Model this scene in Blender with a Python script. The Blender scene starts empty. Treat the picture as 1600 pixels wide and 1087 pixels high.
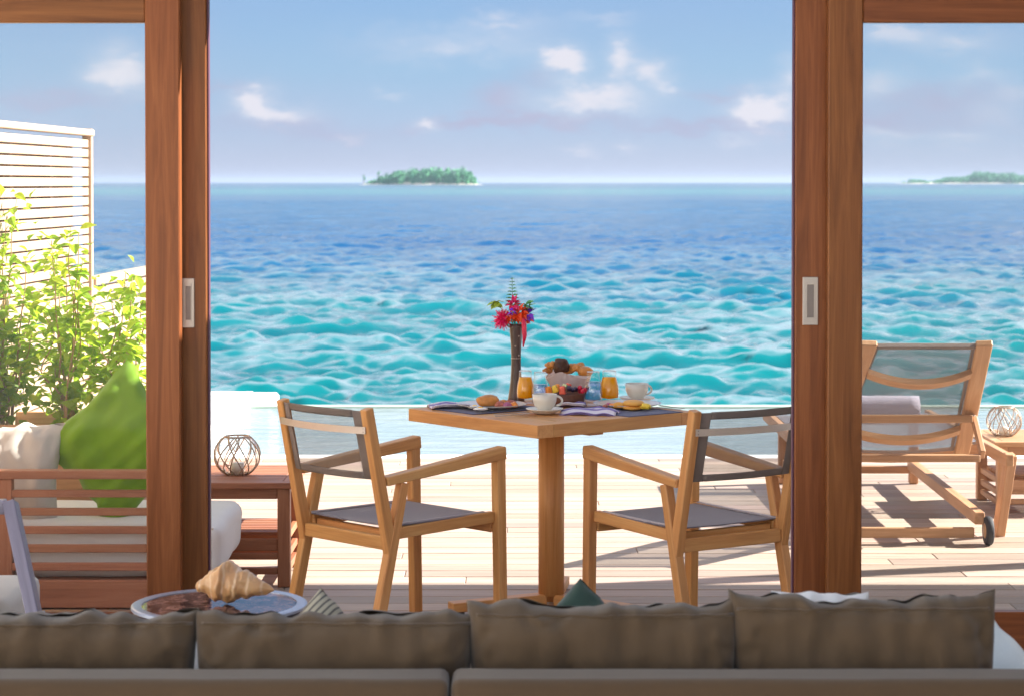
import bpy, bmesh, math, random
import numpy as np
from mathutils import Vector, Matrix, noise
random.seed(7); np.random.seed(7)
R = math.radians
sc = bpy.context.scene
col = sc.collection

# ---------------------------------------------------------------- camera
H = 1.61; FPX = 3500.0; PITCH = R(1.2); HOR = 285.0
CY = HOR + FPX * math.tan(PITCH)
cam_d = bpy.data.cameras.new('camera'); cam = bpy.data.objects.new('camera', cam_d); col.objects.link(cam)
cam.location = (0, 0, H); cam.rotation_euler = (R(90) - PITCH, 0, 0)
cam_d.sensor_width = 36; cam_d.lens = FPX / 1600 * 36
cam_d.shift_y = -(543.5 - CY) / 1600
cam_d.clip_start = .1; cam_d.clip_end = 60000
cam_d.dof.use_dof = True; cam_d.dof.focus_distance = 8.3; cam_d.dof.aperture_fstop = 7.0
sc.camera = cam
# ---------------------------------------------------------------- sun and sky
SUN_AZ = R(15)      # ahead of +X
SUN_EL = R(33)
sun_dir = Vector((math.cos(SUN_AZ) * math.cos(SUN_EL), math.sin(SUN_AZ) * math.cos(SUN_EL), math.sin(SUN_EL)))
sl = bpy.data.lights.new('sun', 'SUN'); sun = bpy.data.objects.new('sun', sl); col.objects.link(sun)
sl.energy = 5.0; sl.angle = R(.5); sl.color = (1, .95, .87)
sun.rotation_euler = (-sun_dir).to_track_quat('-Z', 'Y').to_euler()
sc.view_settings.view_transform = 'Standard'; sc.view_settings.look = 'None'
sc.view_settings.exposure = 1.8; sc.view_settings.gamma = 1
SKY_STRENGTH = .1
sc.cycles.transparent_max_bounces = 40; sc.cycles.max_bounces = 14; sc.cycles.diffuse_bounces = 6

world = bpy.data.worlds.new('World'); sc.world = world; world.use_nodes = True
def nd(nt, t, **kw):
    n = nt.nodes.new(t)
    for k, v in kw.items():
        if k.startswith('i_'):
            n.inputs[k[2:].replace('_', ' ')].default_value = v
        else: setattr(n, k, v)
    return n
def mth(nt, op, a, b=None, c=None, clamp=False):
    n = nt.nodes.new('ShaderNodeMath'); n.operation = op; n.use_clamp = clamp
    for k, v in enumerate((a, b, c)):
        if v is None: continue
        if isinstance(v, (int, float)): n.inputs[k].default_value = v
        else: nt.links.new(v, n.inputs[k])
    return n.outputs[0]
def mixc(nt, fac, a, b, mode='MIX'):
    n = nt.nodes.new('ShaderNodeMix'); n.data_type = 'RGBA'; n.blend_type = mode
    for k, v in ((0, fac), (6, a), (7, b)):
        if isinstance(v, (int, float)): n.inputs[k].default_value = v
        elif isinstance(v, tuple): n.inputs[k].default_value = (*v, 1)
        else: nt.links.new(v, n.inputs[k])
    return n.outputs[2]
def build_world():
    nt = world.node_tree; nt.nodes.clear(); L = nt.links.new
    out = nd(nt, 'ShaderNodeOutputWorld'); bg = nd(nt, 'ShaderNodeBackground'); L(bg.outputs[0], out.inputs[0])
    bg.inputs[1].default_value = SKY_STRENGTH
    sky = nd(nt, 'ShaderNodeTexSky'); sky.sky_type = 'NISHITA'; sky.sun_disc = False
    sky.sun_elevation = SUN_EL; sky.sun_rotation = R(90) - SUN_AZ; sky.air_density = 1.0; sky.dust_density = .3; sky.ozone_density = 2.0
    tc = nd(nt, 'ShaderNodeTexCoord'); sep = nd(nt, 'ShaderNodeSeparateXYZ'); L(tc.outputs['Generated'], sep.inputs[0])
    az = mth(nt, 'ARCTAN2', sep.outputs[0], sep.outputs[1])
    el = mth(nt, 'ARCSINE', sep.outputs[2])
    # air tint: clear blue overhead, lilac white low over the sea
    hz = nd(nt, 'ShaderNodeMapRange'); hz.inputs[1].default_value = 0; hz.inputs[2].default_value = .5; L(el, hz.inputs[0])
    rp = nd(nt, 'ShaderNodeValToRGB'); L(hz.outputs[0], rp.inputs[0])
    cr = rp.color_ramp
    cr.elements[0].position = 0; cr.elements[0].color = (1.50, 1.58, 2.0, 1)
    cr.elements[1].position = 1; cr.elements[1].color = (.7, 1.25, 2.1, 1)
    for p, c in ((.05, (1.22, 1.60, 2.18, 1)), (.10, (.98, 1.54, 2.20, 1)), (.17, (.80, 1.36, 2.2, 1)), (.45, (.7, 1.25, 2.2, 1))):
        e = cr.elements.new(p); e.color = c
    base = mixc(nt, .985, sky.outputs[0], rp.outputs[0])
    # clouds: general field plus the cumulus banks seen ahead
    com = nd(nt, 'ShaderNodeCombineXYZ'); L(az, com.inputs[0]); L(mth(nt, 'MULTIPLY', el, 2.2), com.inputs[1])
    n1 = nd(nt, 'ShaderNodeTexNoise', i_Scale=22.0, i_Detail=7.0, i_Roughness=.55); L(com.outputs[0], n1.inputs['Vector'])
    n2 = nd(nt, 'ShaderNodeTexNoise', i_Scale=60.0, i_Detail=5.0, i_Roughness=.6); L(com.outputs[0], n2.inputs['Vector'])
    n4 = nd(nt, 'ShaderNodeTexNoise', i_Scale=95.0, i_Detail=6.0, i_Roughness=.6); L(com.outputs[0], n4.inputs['Vector'])
    n3 = nd(nt, 'ShaderNodeTexNoise', i_Scale=5.0, i_Detail=6.0); L(com.outputs[0], n3.inputs['Vector'])
    wa = mth(nt, 'ADD', az, mth(nt, 'MULTIPLY', mth(nt, 'SUBTRACT', n1.outputs[0], .5), .028))
    we = mth(nt, 'ADD', el, mth(nt, 'MULTIPLY', mth(nt, 'SUBTRACT', n2.outputs[0], .5), .020))
    white = None; grey = None
    def blob(az0, el0, sa, se, amp):
        a = mth(nt, 'MULTIPLY', mth(nt, 'SUBTRACT', wa, az0), 1 / sa); a = mth(nt, 'MULTIPLY', a, a)
        b = mth(nt, 'MULTIPLY', mth(nt, 'SUBTRACT', we, el0), 1 / se); b = mth(nt, 'MULTIPLY', b, b)
        return mth(nt, 'MULTIPLY', mth(nt, 'EXPONENT', mth(nt, 'MULTIPLY', mth(nt, 'ADD', a, b), -1)), amp)
    def add(x, y): return y if x is None else mth(nt, 'ADD', x, y)
    r = 1 / 3500
    W = [(882, 102, 27, 18, 1.2), (925, 155, 75, 22, .95), (970, 92, 24, 28, .6), (1022, 110, 22, 20, .5), (1045, 138, 18, 12, .35),
         (1195, 175, 38, 24, 1.1), (1230, 120, 22, 28, .45), (405, 160, 26, 18, .8), (445, 182, 44, 14, .6), (195, 115, 38, 32, .95),
         (663, 197, 20, 9, .7), (548, 217, 20, 6, .25), (610, 150, 20, 6, .25), (905, 235, 24, 6, .35), (985, 232, 14, 8, .3), (1150, 222, 25, 10, .25),
         (790, 35, 60, 12, .25), (730, 70, 130, 24, .33), (940, 30, 40, 9, .25), (1400, 55, 50, 14, .38), (1480, 75, 60, 15, .38), (1370, 130, 36, 20, .3), (1510, 122, 34, 15, .38),
         (1390, 215, 36, 9, .35), (1490, 220, 30, 8, .35), (1530, 185, 26, 16, .25), (1570, 150, 30, 15, .2)]
    for x, y, a, b, m in W:
        white = add(white, blob((x - 800) * r, (HOR - y) * r, a * r * 1.1, b * r * 1.1, m ** .7 * 1.15))
    G = [(780, 155, 36, 20, .5), (735, 190, 55, 7, .5), (860, 188, 110, 10, .55), (1080, 200, 120, 9, .55), (1120, 150, 40, 9, .35), (440, 196, 80, 10, .35),
         (520, 215, 60, 9, .3), (835, 120, 30, 12, .25), (640, 205, 25, 8, .3), (1450, 160, 120, 20, .4), (1420, 195, 140, 14, .4), (100, 160, 80, 12, .4), (360, 140, 40, 8, .2), (1300, 190, 60, 8, .3)]
    for x, y, a, b, m in G:
        grey = add(grey, blob((x - 800) * r, (HOR - y) * r, a * r * 1.15, b * r * 1.2, m ** .7))
    fld = nd(nt, 'ShaderNodeMapRange'); fld.inputs[1].default_value = .44; fld.inputs[2].default_value = .62; L(n3.outputs[0], fld.inputs[0])
    tex = nd(nt, 'ShaderNodeMapRange'); tex.inputs[1].default_value = .3; tex.inputs[2].default_value = .62; tex.inputs[3].default_value = .6; tex.inputs[4].default_value = 1.15; L(n1.outputs[0], tex.inputs[0])
    lowm = nd(nt, 'ShaderNodeMapRange'); lowm.inputs[1].default_value = .085; lowm.inputs[2].default_value = .14; L(el, lowm.inputs[0])
    edge = mth(nt, 'SUBTRACT', mth(nt, 'MULTIPLY', white, tex.outputs[0]), mth(nt, 'MULTIPLY', mth(nt, 'SUBTRACT', n4.outputs[0], .42), .5))
    sm = nd(nt, 'ShaderNodeMapRange', interpolation_type='SMOOTHSTEP'); sm.inputs[1].default_value = .05; sm.inputs[2].default_value = 1.0; L(edge, sm.inputs[0])
    wm = mth(nt, 'MAXIMUM', sm.outputs[0], mth(nt, 'MULTIPLY', mth(nt, 'MULTIPLY', white, tex.outputs[0]), .62))
    far = mth(nt, 'MULTIPLY', mth(nt, 'MULTIPLY', fld.outputs[0], lowm.outputs[0]), .95)
    wm = mth(nt, 'MULTIPLY', mth(nt, 'ADD', wm, far), .92, clamp=True)
    thin = mth(nt, 'MULTIPLY', fld.outputs[0], .12)
    gm = mth(nt, 'MULTIPLY', mth(nt, 'ADD', mth(nt, 'MULTIPLY', grey, tex.outputs[0]), thin), 1.35, clamp=True)
    c1 = mixc(nt, gm, base, (1.36, 1.44, 1.95))
    # unseen clouds overhead brightened for fill light and sea reflections
    hi = nd(nt, 'ShaderNodeMapRange'); hi.inputs[1].default_value = .08; hi.inputs[2].default_value = .3; L(el, hi.inputs[0])
    c2 = mixc(nt, wm, c1, mixc(nt, hi.outputs[0], (2.42, 2.36, 2.55), (4.3, 4.1, 4.0)))
    L(c2, bg.inputs[0])
build_world()

# ---------------------------------------------------------------- helpers
def on(px, py, z):
    v = (CY - py) / FPX
    d = Vector(((px - 800) / FPX, math.cos(PITCH) + v * math.sin(PITCH), -math.sin(PITCH) + v * math.cos(PITCH)))
    return d * ((z - H) / d.z) + Vector((0, 0, H))
def at(px, py, Y):
    v = (CY - py) / FPX
    d = Vector(((px - 800) / FPX, math.cos(PITCH) + v * math.sin(PITCH), -math.sin(PITCH) + v * math.cos(PITCH)))
    return d * (Y / d.y) + Vector((0, 0, H))
def tag(o, label=None, cat=None, group=None, kind=None):
    if label: o['label'] = label
    if cat: o['category'] = cat
    if group: o['group'] = group
    if kind: o['kind'] = kind
    return o
def empty(name, loc, rz=0, label=None, cat=None, group=None):
    o = bpy.data.objects.new(name, None); col.objects.link(o); o.empty_display_size = .1
    o.matrix_basis = Matrix.Translation(loc) @ Matrix.Rotation(rz, 4, 'Z')
    return tag(o, label, cat, group)
def link(name, me, mat, parent=None, M=None):
    o = bpy.data.objects.new(name, me); col.objects.link(o)
    if mat is not None and not me.materials:
        for m in (mat if isinstance(mat, (list, tuple)) else [mat]): me.materials.append(m)
    if parent: o.parent = parent
    if M is not None: o.matrix_basis = M
    return o
def fin(name, bm, mat, parent=None, M=None, smooth=False, flat_ang=None):
    me = bpy.data.meshes.new(name); bmesh.ops.recalc_face_normals(bm, faces=bm.faces); bm.to_mesh(me); bm.free()
    if smooth:
        me.polygons.foreach_set('use_smooth', [True] * len(me.polygons))
    return link(name, me, mat, parent, M)
def copy_tree(o, parent=None):
    c = o.copy(); col.objects.link(c); c.parent = parent
    for ch in list(o.children): copy_tree(ch, c)
    return c
def frame(p0, p1, up=Vector((0, 0, 1))):
    x = (Vector(p1) - Vector(p0)); L = x.length; x.normalize()
    u = Vector(up)
    if abs(x.dot(u)) > .98: u = Vector((0, 1, 0))
    y = u.cross(x).normalized(); z = x.cross(y)
    M = Matrix((x, y, z)).transposed().to_4x4(); M.translation = Vector(p0)
    return M, L
def bev(bm, w, seg=1):
    if w > 0: bmesh.ops.bevel(bm, geom=list(bm.edges), offset=w, segments=seg, affect='EDGES', profile=.6)
def box_bm(x0, x1, y0, y1, z0, z1, b=0, seg=1):
    bm = bmesh.new(); bmesh.ops.create_cube(bm, size=1)
    for v in bm.verts: v.co = Vector((x0 + (v.co.x + .5) * (x1 - x0), y0 + (v.co.y + .5) * (y1 - y0), z0 + (v.co.z + .5) * (z1 - z0)))
    bev(bm, b, seg); return bm
def box(name, x0, x1, y0, y1, z0, z1, mat, parent=None, b=.002, seg=1, smooth=False):
    c = Vector(((x0 + x1) / 2, (y0 + y1) / 2, (z0 + z1) / 2)); hx, hy, hz = abs(x1 - x0) / 2, abs(y1 - y0) / 2, abs(z1 - z0) / 2
    # local X runs along the longest side so the grain follows the piece
    if hx >= hy and hx >= hz: M = Matrix.Identity(4); d = (hx, hy, hz)
    elif hy >= hz: M = Matrix.Rotation(R(90), 4, 'Z'); d = (hy, hx, hz)
    else: M = Matrix.Rotation(R(-90), 4, 'Y'); d = (hz, hy, hx)
    return fin(name, box_bm(-d[0], d[0], -d[1], d[1], -d[2], d[2], b, seg), mat, parent, Matrix.Translation(c) @ M, smooth)
def beam(name, p0, p1, w, h, mat, parent=None, up=(0, 0, 1), b=.003, h1=None, w1=None, bow=None):
    """bar from p0 to p1: w across, h along 'up' (tapering to w1, h1), optional bow vector at mid-span"""
    M, L = frame(p0, p1, Vector(up)); h1 = h if h1 is None else h1; w1 = w if w1 is None else w1
    if bow is None:
        bm = bmesh.new(); bmesh.ops.create_cube(bm, size=1)
        for v in bm.verts:
            t = v.co.x + .5
            v.co = Vector((t * L, v.co.y * (w + (w1 - w) * t), v.co.z * (h + (h1 - h) * t)))
        bev(bm, b)
    else:
        bm = bmesh.new(); n = 14; rings = []; bl = M.to_3x3().inverted() @ Vector(bow)
        for i in range(n + 1):
            t = i / n; s = 4 * t * (1 - t); o = Vector((t * L, 0, 0)) + bl * s
            rings.append([bm.verts.new(o + Vector((0, y * w / 2, z * h / 2))) for y, z in ((-1, -1), (1, -1), (1, 1), (-1, 1))])
        for i in range(n):
            for k in range(4): bm.faces.new((rings[i][k], rings[i][(k + 1) % 4], rings[i + 1][(k + 1) % 4], rings[i + 1][k]))
        bm.faces.new(rings[0]); bm.faces.new(rings[-1][::-1])
    return fin(name, bm, mat, parent, M)
def lathe_bm(prof, seg=24, bm=None, M=None):
    bm = bm or bmesh.new(); rings = []
    for r, z in prof:
        rings.append([bm.verts.new((r * math.cos(2 * math.pi * k / seg), r * math.sin(2 * math.pi * k / seg), z)) for k in range(seg)] if r > 1e-5 else [bm.verts.new((0, 0, z))])
    for a, b in zip(rings, rings[1:]):
        for k in range(seg):
            j = (k + 1) % seg
            if len(a) == 1 and len(b) == 1: continue
            if len(a) == 1: bm.faces.new((a[0], b[j], b[k]))
            elif len(b) == 1: bm.faces.new((a[k], a[j], b[0]))
            else: bm.faces.new((a[k], a[j], b[j], b[k]))
    return bm
def lathe(name, prof, mat, parent=None, M=None, seg=28, smooth=True):
    return fin(name, lathe_bm(prof, seg), mat, parent, M, smooth)
def tube_bm(pts, r, seg=8, bm=None, closed=False):
    bm = bm or bmesh.new(); pts = [Vector(p) for p in pts]; n = len(pts); rings = []
    rr = r if hasattr(r, '__len__') else [r] * n
    prev = None
    for i, p in enumerate(pts):
        t = (pts[(i + 1) % n] - pts[i - 1]) if closed else (pts[min(i + 1, n - 1)] - pts[max(i - 1, 0)])
        t.normalize()
        a = prev - t * prev.dot(t) if prev is not None else t.orthogonal()
        a.normalize(); prev = a; b = t.cross(a)
        rings.append([bm.verts.new(p + (a * math.cos(2 * math.pi * k / seg) + b * math.sin(2 * math.pi * k / seg)) * rr[i]) for k in range(seg)])
    m = n if closed else n - 1
    for i in range(m):
        A, B = rings[i], rings[(i + 1) % n]
        for k in range(seg): bm.faces.new((A[k], A[(k + 1) % seg], B[(k + 1) % seg], B[k]))
    if not closed: bm.faces.new(rings[0][::-1]); bm.faces.new(rings[-1])
    return bm
def grid_bm(fn, nu, nv, bm=None, thick=0):
    """fn(u,v)->Vector, u,v in 0..1"""
    bm = bm or bmesh.new()
    V = [[bm.verts.new(fn(i / nu, j / nv)) for j in range(nv + 1)] for i in range(nu + 1)]
    fs = [bm.faces.new((V[i][j], V[i + 1][j], V[i + 1][j + 1], V[i][j + 1])) for i in range(nu) for j in range(nv)]
    if thick:
        bm.normal_update(); bmesh.ops.solidify(bm, geom=fs, thickness=thick)
    return bm
def pillow_bm(w, h, t, seed=0, n=34, wr=.012, pinch=.06, boxy=.5, ear=.0):
    """w along X, h along Z, thickness along Y, seam round the edge, wrinkled skin"""
    bm = bmesh.new(); sides = []
    for s in (-1, 1):
        V = []
        for i in range(n + 1):
            row = []
            for j in range(n + 1):
                u = i / n * 2 - 1; v = j / n * 2 - 1
                u = math.copysign(abs(u) ** .8, u); v = math.copysign(abs(v) ** .8, v)
                e = (1 - abs(u) ** 3.2) * (1 - abs(v) ** 3.2); th = t / 2 * max(e, 0) ** boxy
                x = u * w / 2 * (1 - pinch * (1 - v * v) * abs(u) ** 3 * 0 - pinch * (1 - abs(v)) * abs(u)) ; z = v * h / 2 * (1 - pinch * (1 - abs(u)) * abs(v))
                if ear and v > .5 and abs(u) > .82: z += ear * (abs(u) - .82) / .18 * (v - .5) * 2
                q = Vector((x * 5 + seed * 7.3, s * 3.1, z * 5 + seed))
                k = noise.fractal(q * 1.0, 1, 2, 3) * wr * 1.6 + noise.noise(Vector((x * 22 + seed, s, z * 7))) * wr * .9
                # puckers running in from the seam
                ed = max(abs(u), abs(v)); k += math.exp(-((1 - ed) / .22) ** 2) * noise.noise(Vector((x * 34 + seed, z * 34, s))) * wr * 1.2
                yy = s * th + k * min(1, e * 3) + (noise.noise(Vector((x * 9, z * 9, seed))) * wr * .9 if e <= .001 else 0)
                zz = z + (noise.noise(Vector((x * 8 + seed, 0, v * 3))) * 1.4 + noise.noise(Vector((x * 26 + seed, s * .3, 4))) * .7) * wr * abs(v) ** 3
                row.append(bm.verts.new((x, yy, zz)))
            V.append(row)
        for i in range(n):
            for j in range(n):
                f = (V[i][j], V[i + 1][j], V[i + 1][j + 1], V[i][j + 1])
                bm.faces.new(f if s < 0 else f[::-1])
        sides.append(V)
    bmesh.ops.remove_doubles(bm, verts=bm.verts, dist=.0009)
    return bm
def roundbox_bm(w, d, h, r, n=4, cuts=14, wr=0, seed=0):
    bm = box_bm(-w / 2, w / 2, -d / 2, d / 2, -h / 2, h / 2)
    bmesh.ops.bevel(bm, geom=list(bm.edges), offset=r, segments=n, affect='EDGES', profile=.5)
    if wr:
        bmesh.ops.subdivide_edges(bm, edges=[e for e in bm.edges if e.calc_length() > .06], cuts=cuts, use_grid_fill=True)
        for v in bm.verts: v.co += Vector([noise.noise(v.co * 7 + Vector((seed, k * 9, 0))) for k in range(3)]) * wr
    return bm

# ---------------------------------------------------------------- materials
def mat(name):
    m = bpy.data.materials.new(name); m.use_nodes = True; nt = m.node_tree; nt.nodes.clear()
    out = nd(nt, 'ShaderNodeOutputMaterial'); b = nd(nt, 'ShaderNodeBsdfPrincipled'); nt.links.new(b.outputs[0], out.inputs[0])
    return m, nt, b, out
def bump(nt, b, h, dist, strength=1):
    bp = nd(nt, 'ShaderNodeBump'); bp.inputs['Strength'].default_value = strength; bp.inputs['Distance'].default_value = dist
    nt.links.new(h, bp.inputs['Height']); nt.links.new(bp.outputs[0], b.inputs['Normal']); return bp
def wood(name, dark, mid, light, rough=.45, scale=1.0, var=.16, coat=0, spec=.4, blotch=.3, knots=False):
    m, nt, b, out = mat(name); L = nt.links.new
    tc = nd(nt, 'ShaderNodeTexCoord'); oi = nd(nt, 'ShaderNodeObjectInfo')
    sh = nd(nt, 'ShaderNodeVectorMath', operation='SCALE'); sh.inputs[0].default_value = (31, 17, 23); L(oi.outputs['Random'], sh.inputs['Scale'])
    ad = nd(nt, 'ShaderNodeVectorMath', operation='ADD'); L(tc.outputs['Object'], ad.inputs[0]); L(sh.outputs[0], ad.inputs[1])
    mp = nd(nt, 'ShaderNodeMapping'); mp.inputs['Scale'].default_value = (.9 * scale, 16 * scale, 16 * scale); L(ad.outputs[0], mp.inputs[0])
    n1 = nd(nt, 'ShaderNodeTexNoise', i_Scale=2.0, i_Detail=6.0, i_Roughness=.6, i_Distortion=1.3); L(mp.outputs[0], n1.inputs['Vector'])
    mp2 = nd(nt, 'ShaderNodeMapping'); mp2.inputs['Scale'].default_value = (6 * scale, 210 * scale, 210 * scale); L(ad.outputs[0], mp2.inputs[0])
    n2 = nd(nt, 'ShaderNodeTexNoise', i_Scale=1.6, i_Detail=3.0); L(mp2.outputs[0], n2.inputs['Vector'])
    n3 = nd(nt, 'ShaderNodeTexNoise', i_Scale=4.0 * scale, i_Detail=3.0); L(ad.outputs[0], n3.inputs['Vector'])
    rp = nd(nt, 'ShaderNodeValToRGB'); L(n1.outputs[0], rp.inputs[0]); e = rp.color_ramp.elements
    e[0].position = .3; e[0].color = (*dark, 1); e[1].position = .72; e[1].color = (*light, 1); k = rp.color_ramp.elements.new(.5); k.color = (*mid, 1)
    c = mixc(nt, mth(nt, 'MULTIPLY', n2.outputs[0], .45), rp.outputs[0], tuple(x * .55 for x in dark))
    c = mixc(nt, mth(nt, 'MULTIPLY', n3.outputs[0], blotch), c, mid)
    hs = nd(nt, 'ShaderNodeHueSaturation'); L(c, hs.inputs['Color'])
    v = nd(nt, 'ShaderNodeMapRange'); v.inputs[3].default_value = 1 - var; v.inputs[4].default_value = 1 + var; L(oi.outputs['Random'], v.inputs[0]); L(v.outputs[0], hs.inputs['Value'])
    wn = nd(nt, 'ShaderNodeTexWhiteNoise'); wn.noise_dimensions = '1D'; L(oi.outputs['Random'], wn.inputs['W'])
    h2 = nd(nt, 'ShaderNodeMapRange'); h2.inputs[3].default_value = .5 - var * .06; h2.inputs[4].default_value = .5 + var * .06; L(wn.outputs[0], h2.inputs[0]); L(h2.outputs[0], hs.inputs['Hue'])
    L(hs.outputs[0], b.inputs['Base Color'])
    rr = nd(nt, 'ShaderNodeMapRange'); rr.inputs[3].default_value = rough - .1; rr.inputs[4].default_value = rough + .14; L(n1.outputs[0], rr.inputs[0]); L(rr.outputs[0], b.inputs['Roughness'])
    b.inputs['Specular IOR Level'].default_value = spec
    if coat: b.inputs['Coat Weight'].default_value = coat; b.inputs['Coat Roughness'].default_value = .2
    bump(nt, b, mth(nt, 'ADD', n2.outputs[0], n1.outputs[0]), .0006, .6)
    return m
def plain(name, c, rough=.5, metal=0, spec=.5, var=.12, vscale=18, bmp=0, bscale=120, trans=0, sss=0, emit=None):
    m, nt, b, out = mat(name); L = nt.links.new
    tc = nd(nt, 'ShaderNodeTexCoord'); n = nd(nt, 'ShaderNodeTexNoise', i_Scale=float(vscale), i_Detail=5.0); L(tc.outputs['Object'], n.inputs['Vector'])
    c2 = mixc(nt, n.outputs[0], tuple(x * (1 - var) for x in c), tuple(min(1, x * (1 + var)) for x in c)); L(c2, b.inputs['Base Color'])
    b.inputs['Roughness'].default_value = rough; b.inputs['Metallic'].default_value = metal; b.inputs['Specular IOR Level'].default_value = spec
    b.inputs['Transmission Weight'].default_value = trans
    if sss: b.inputs['Subsurface Weight'].default_value = sss; b.inputs['Subsurface Radius'].default_value = (.02, .01, .005)
    if bmp:
        n2 = nd(nt, 'ShaderNodeTexNoise', i_Scale=float(bscale), i_Detail=4.0); L(tc.outputs['Object'], n2.inputs['Vector']); bump(nt, b, n2.outputs[0], bmp)
    return m
def fabric(name, c, weave=900, fold=.35, var=.12, trl=0):
    m, nt, b, out = mat(name); L = nt.links.new
    tc = nd(nt, 'ShaderNodeTexCoord')
    w = [nd(nt, 'ShaderNodeTexWave', wave_type='BANDS', bands_direction=d, i_Scale=weave / 6.28, i_Distortion=.6, i_Detail=1.0) for d in 'XZ']
    for k in w: L(tc.outputs['Object'], k.inputs['Vector'])
    h = mth(nt, 'ADD', w[0].outputs['Fac'], w[1].outputs['Fac'])
    n = nd(nt, 'ShaderNodeTexNoise', i_Scale=9.0, i_Detail=6.0); L(tc.outputs['Object'], n.inputs['Vector'])
    n2 = nd(nt, 'ShaderNodeTexNoise', i_Scale=240.0, i_Detail=2.0); L(tc.outputs['Object'], n2.inputs['Vector'])
    c2 = mixc(nt, n.outputs[0], tuple(x * (1 - var) for x in c), tuple(min(1, x * (1 + var)) for x in c))
    c3 = mixc(nt, mth(nt, 'MULTIPLY', n2.outputs[0], .35), c2, tuple(x * .7 for x in c)); L(c3, b.inputs['Base Color'])
    b.inputs['Roughness'].default_value = .85; b.inputs['Specular IOR Level'].default_value = .2; b.inputs['Sheen Weight'].default_value = .25
    bump(nt, b, mth(nt, 'ADD', mth(nt, 'MULTIPLY', h, .1), n.outputs[0]), .006, fold)
    if trl:
        t = nd(nt, 'ShaderNodeBsdfTranslucent'); L(c3, t.inputs[0]); mx = nd(nt, 'ShaderNodeMixShader'); mx.inputs[0].default_value = trl
        L(b.outputs[0], mx.inputs[1]); L(t.outputs[0], mx.inputs[2]); L(mx.outputs[0], out.inputs[0])
    return m
def mesh_cloth(name, c, see):
    """open weave sling: fine threads that let part of the view through"""
    m, nt, b, out = mat(name); L = nt.links.new
    b.inputs['Base Color'].default_value = (*c, 1); b.inputs['Roughness'].default_value = .6; b.inputs['Specular IOR Level'].default_value = .3
    tc = nd(nt, 'ShaderNodeTexCoord'); n = nd(nt, 'ShaderNodeTexNoise', i_Scale=14.0, i_Detail=3.0); L(tc.outputs['Object'], n.inputs['Vector'])
    f = nd(nt, 'ShaderNodeMapRange'); f.inputs[3].default_value = see - .08; f.inputs[4].default_value = see + .08; L(n.outputs[0], f.inputs[0])
    tr = nd(nt, 'ShaderNodeBsdfTransparent'); mx = nd(nt, 'ShaderNodeMixShader'); L(f.outputs[0], mx.inputs[0]); L(b.outputs[0], mx.inputs[1]); L(tr.outputs[0], mx.inputs[2]); L(mx.outputs[0], out.inputs[0])
    w = nd(nt, 'ShaderNodeTexWave', i_Scale=260.0); L(tc.outputs['Object'], w.inputs['Vector']); bump(nt, b, w.outputs['Fac'], .0005)
    return m
def thin_glass(name, tint=(1, 1, 1), rough=.0, refl=1.0, ior=1.5, veil=0.0):
    m, nt, b, out = mat(name); nt.nodes.remove(b); L = nt.links.new
    tr = nd(nt, 'ShaderNodeBsdfTransparent'); tr.inputs[0].default_value = (*tint, 1)
    gl = nd(nt, 'ShaderNodeBsdfGlossy'); gl.inputs['Roughness'].default_value = rough
    fr = nd(nt, 'ShaderNodeFresnel'); gg = nd(nt, 'ShaderNodeNewGeometry'); L(mth(nt, 'ADD', mth(nt, 'MULTIPLY', gg.outputs['Backfacing'], 1 / ior - ior), ior), fr.inputs[0])
    mx = nd(nt, 'ShaderNodeMixShader'); L(mth(nt, 'MULTIPLY', fr.outputs[0], refl, clamp=True), mx.inputs[0]); L(tr.outputs[0], mx.inputs[1]); L(gl.outputs[0], mx.inputs[2])
    last = mx
    if veil:   # pale veil mixed in, brightening the pane like haze
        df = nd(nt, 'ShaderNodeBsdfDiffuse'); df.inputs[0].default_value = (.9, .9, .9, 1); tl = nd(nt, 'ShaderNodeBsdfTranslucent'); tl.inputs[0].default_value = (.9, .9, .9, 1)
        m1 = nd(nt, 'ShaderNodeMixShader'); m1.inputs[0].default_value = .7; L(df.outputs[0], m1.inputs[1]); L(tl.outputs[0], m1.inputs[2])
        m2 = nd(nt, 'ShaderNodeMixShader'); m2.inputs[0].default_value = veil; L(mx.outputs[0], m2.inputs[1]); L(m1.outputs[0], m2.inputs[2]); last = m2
    L(last.outputs[0], out.inputs[0]); return m

M = {}
M['teak'] = wood('teak', (.54, .23, .075), (.71, .345, .12), (.80, .45, .185), .42, var=.07)
M['teak_bright'] = wood('pale_teak', (.42, .22, .11), (.56, .31, .16), (.68, .42, .25), .45, var=.07)
M['red_wood'] = wood('reddish_hardwood', (.27, .10, .05), (.40, .16, .082), (.50, .22, .12), .45, var=.06)
M['frame_wood'] = wood('door_frame_wood', (.13, .038, .012), (.245, .078, .024), (.35, .125, .042), .38, scale=.8, var=.14, spec=.22, blotch=.35)
M['deck'] = wood('weathered_deck_wood', (.34, .245, .19), (.45, .34, .27), (.55, .43, .345), .55, var=.2, spec=.45)
M['fence_wood'] = wood('pale_fence_wood', (.46, .31, .20), (.56, .40, .28), (.62, .47, .34), .6, var=.05)
M['ceiling'] = wood('ceiling_wood', (.40, .28, .18), (.5, .36, .24), (.58, .44, .3), .6)
M['dark_gap'] = plain('deck_joist_shadow_wood', (.05, .035, .025), .9)
M['sling'] = mesh_cloth('sling_mesh', (.20, .185, .17), .46)
M['sling_blue'] = mesh_cloth('lounger_mesh', (.25, .25, .285), .30)
M['sling_hem'] = fabric('sling_hem_cloth', (.23, .18, .155))
M['sling_seat'] = fabric('seat_sling_cloth', (.20, .175, .20))
M['strap'] = plain('bronze_strap', (.55, .45, .38), .38, .3, var=.05)
M['steel'] = plain('brushed_steel', (.42, .37, .33), .42, .75, var=.08)
M['steel_dark'] = plain('steel_recess', (.20, .17, .155), .45, .7)
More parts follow.
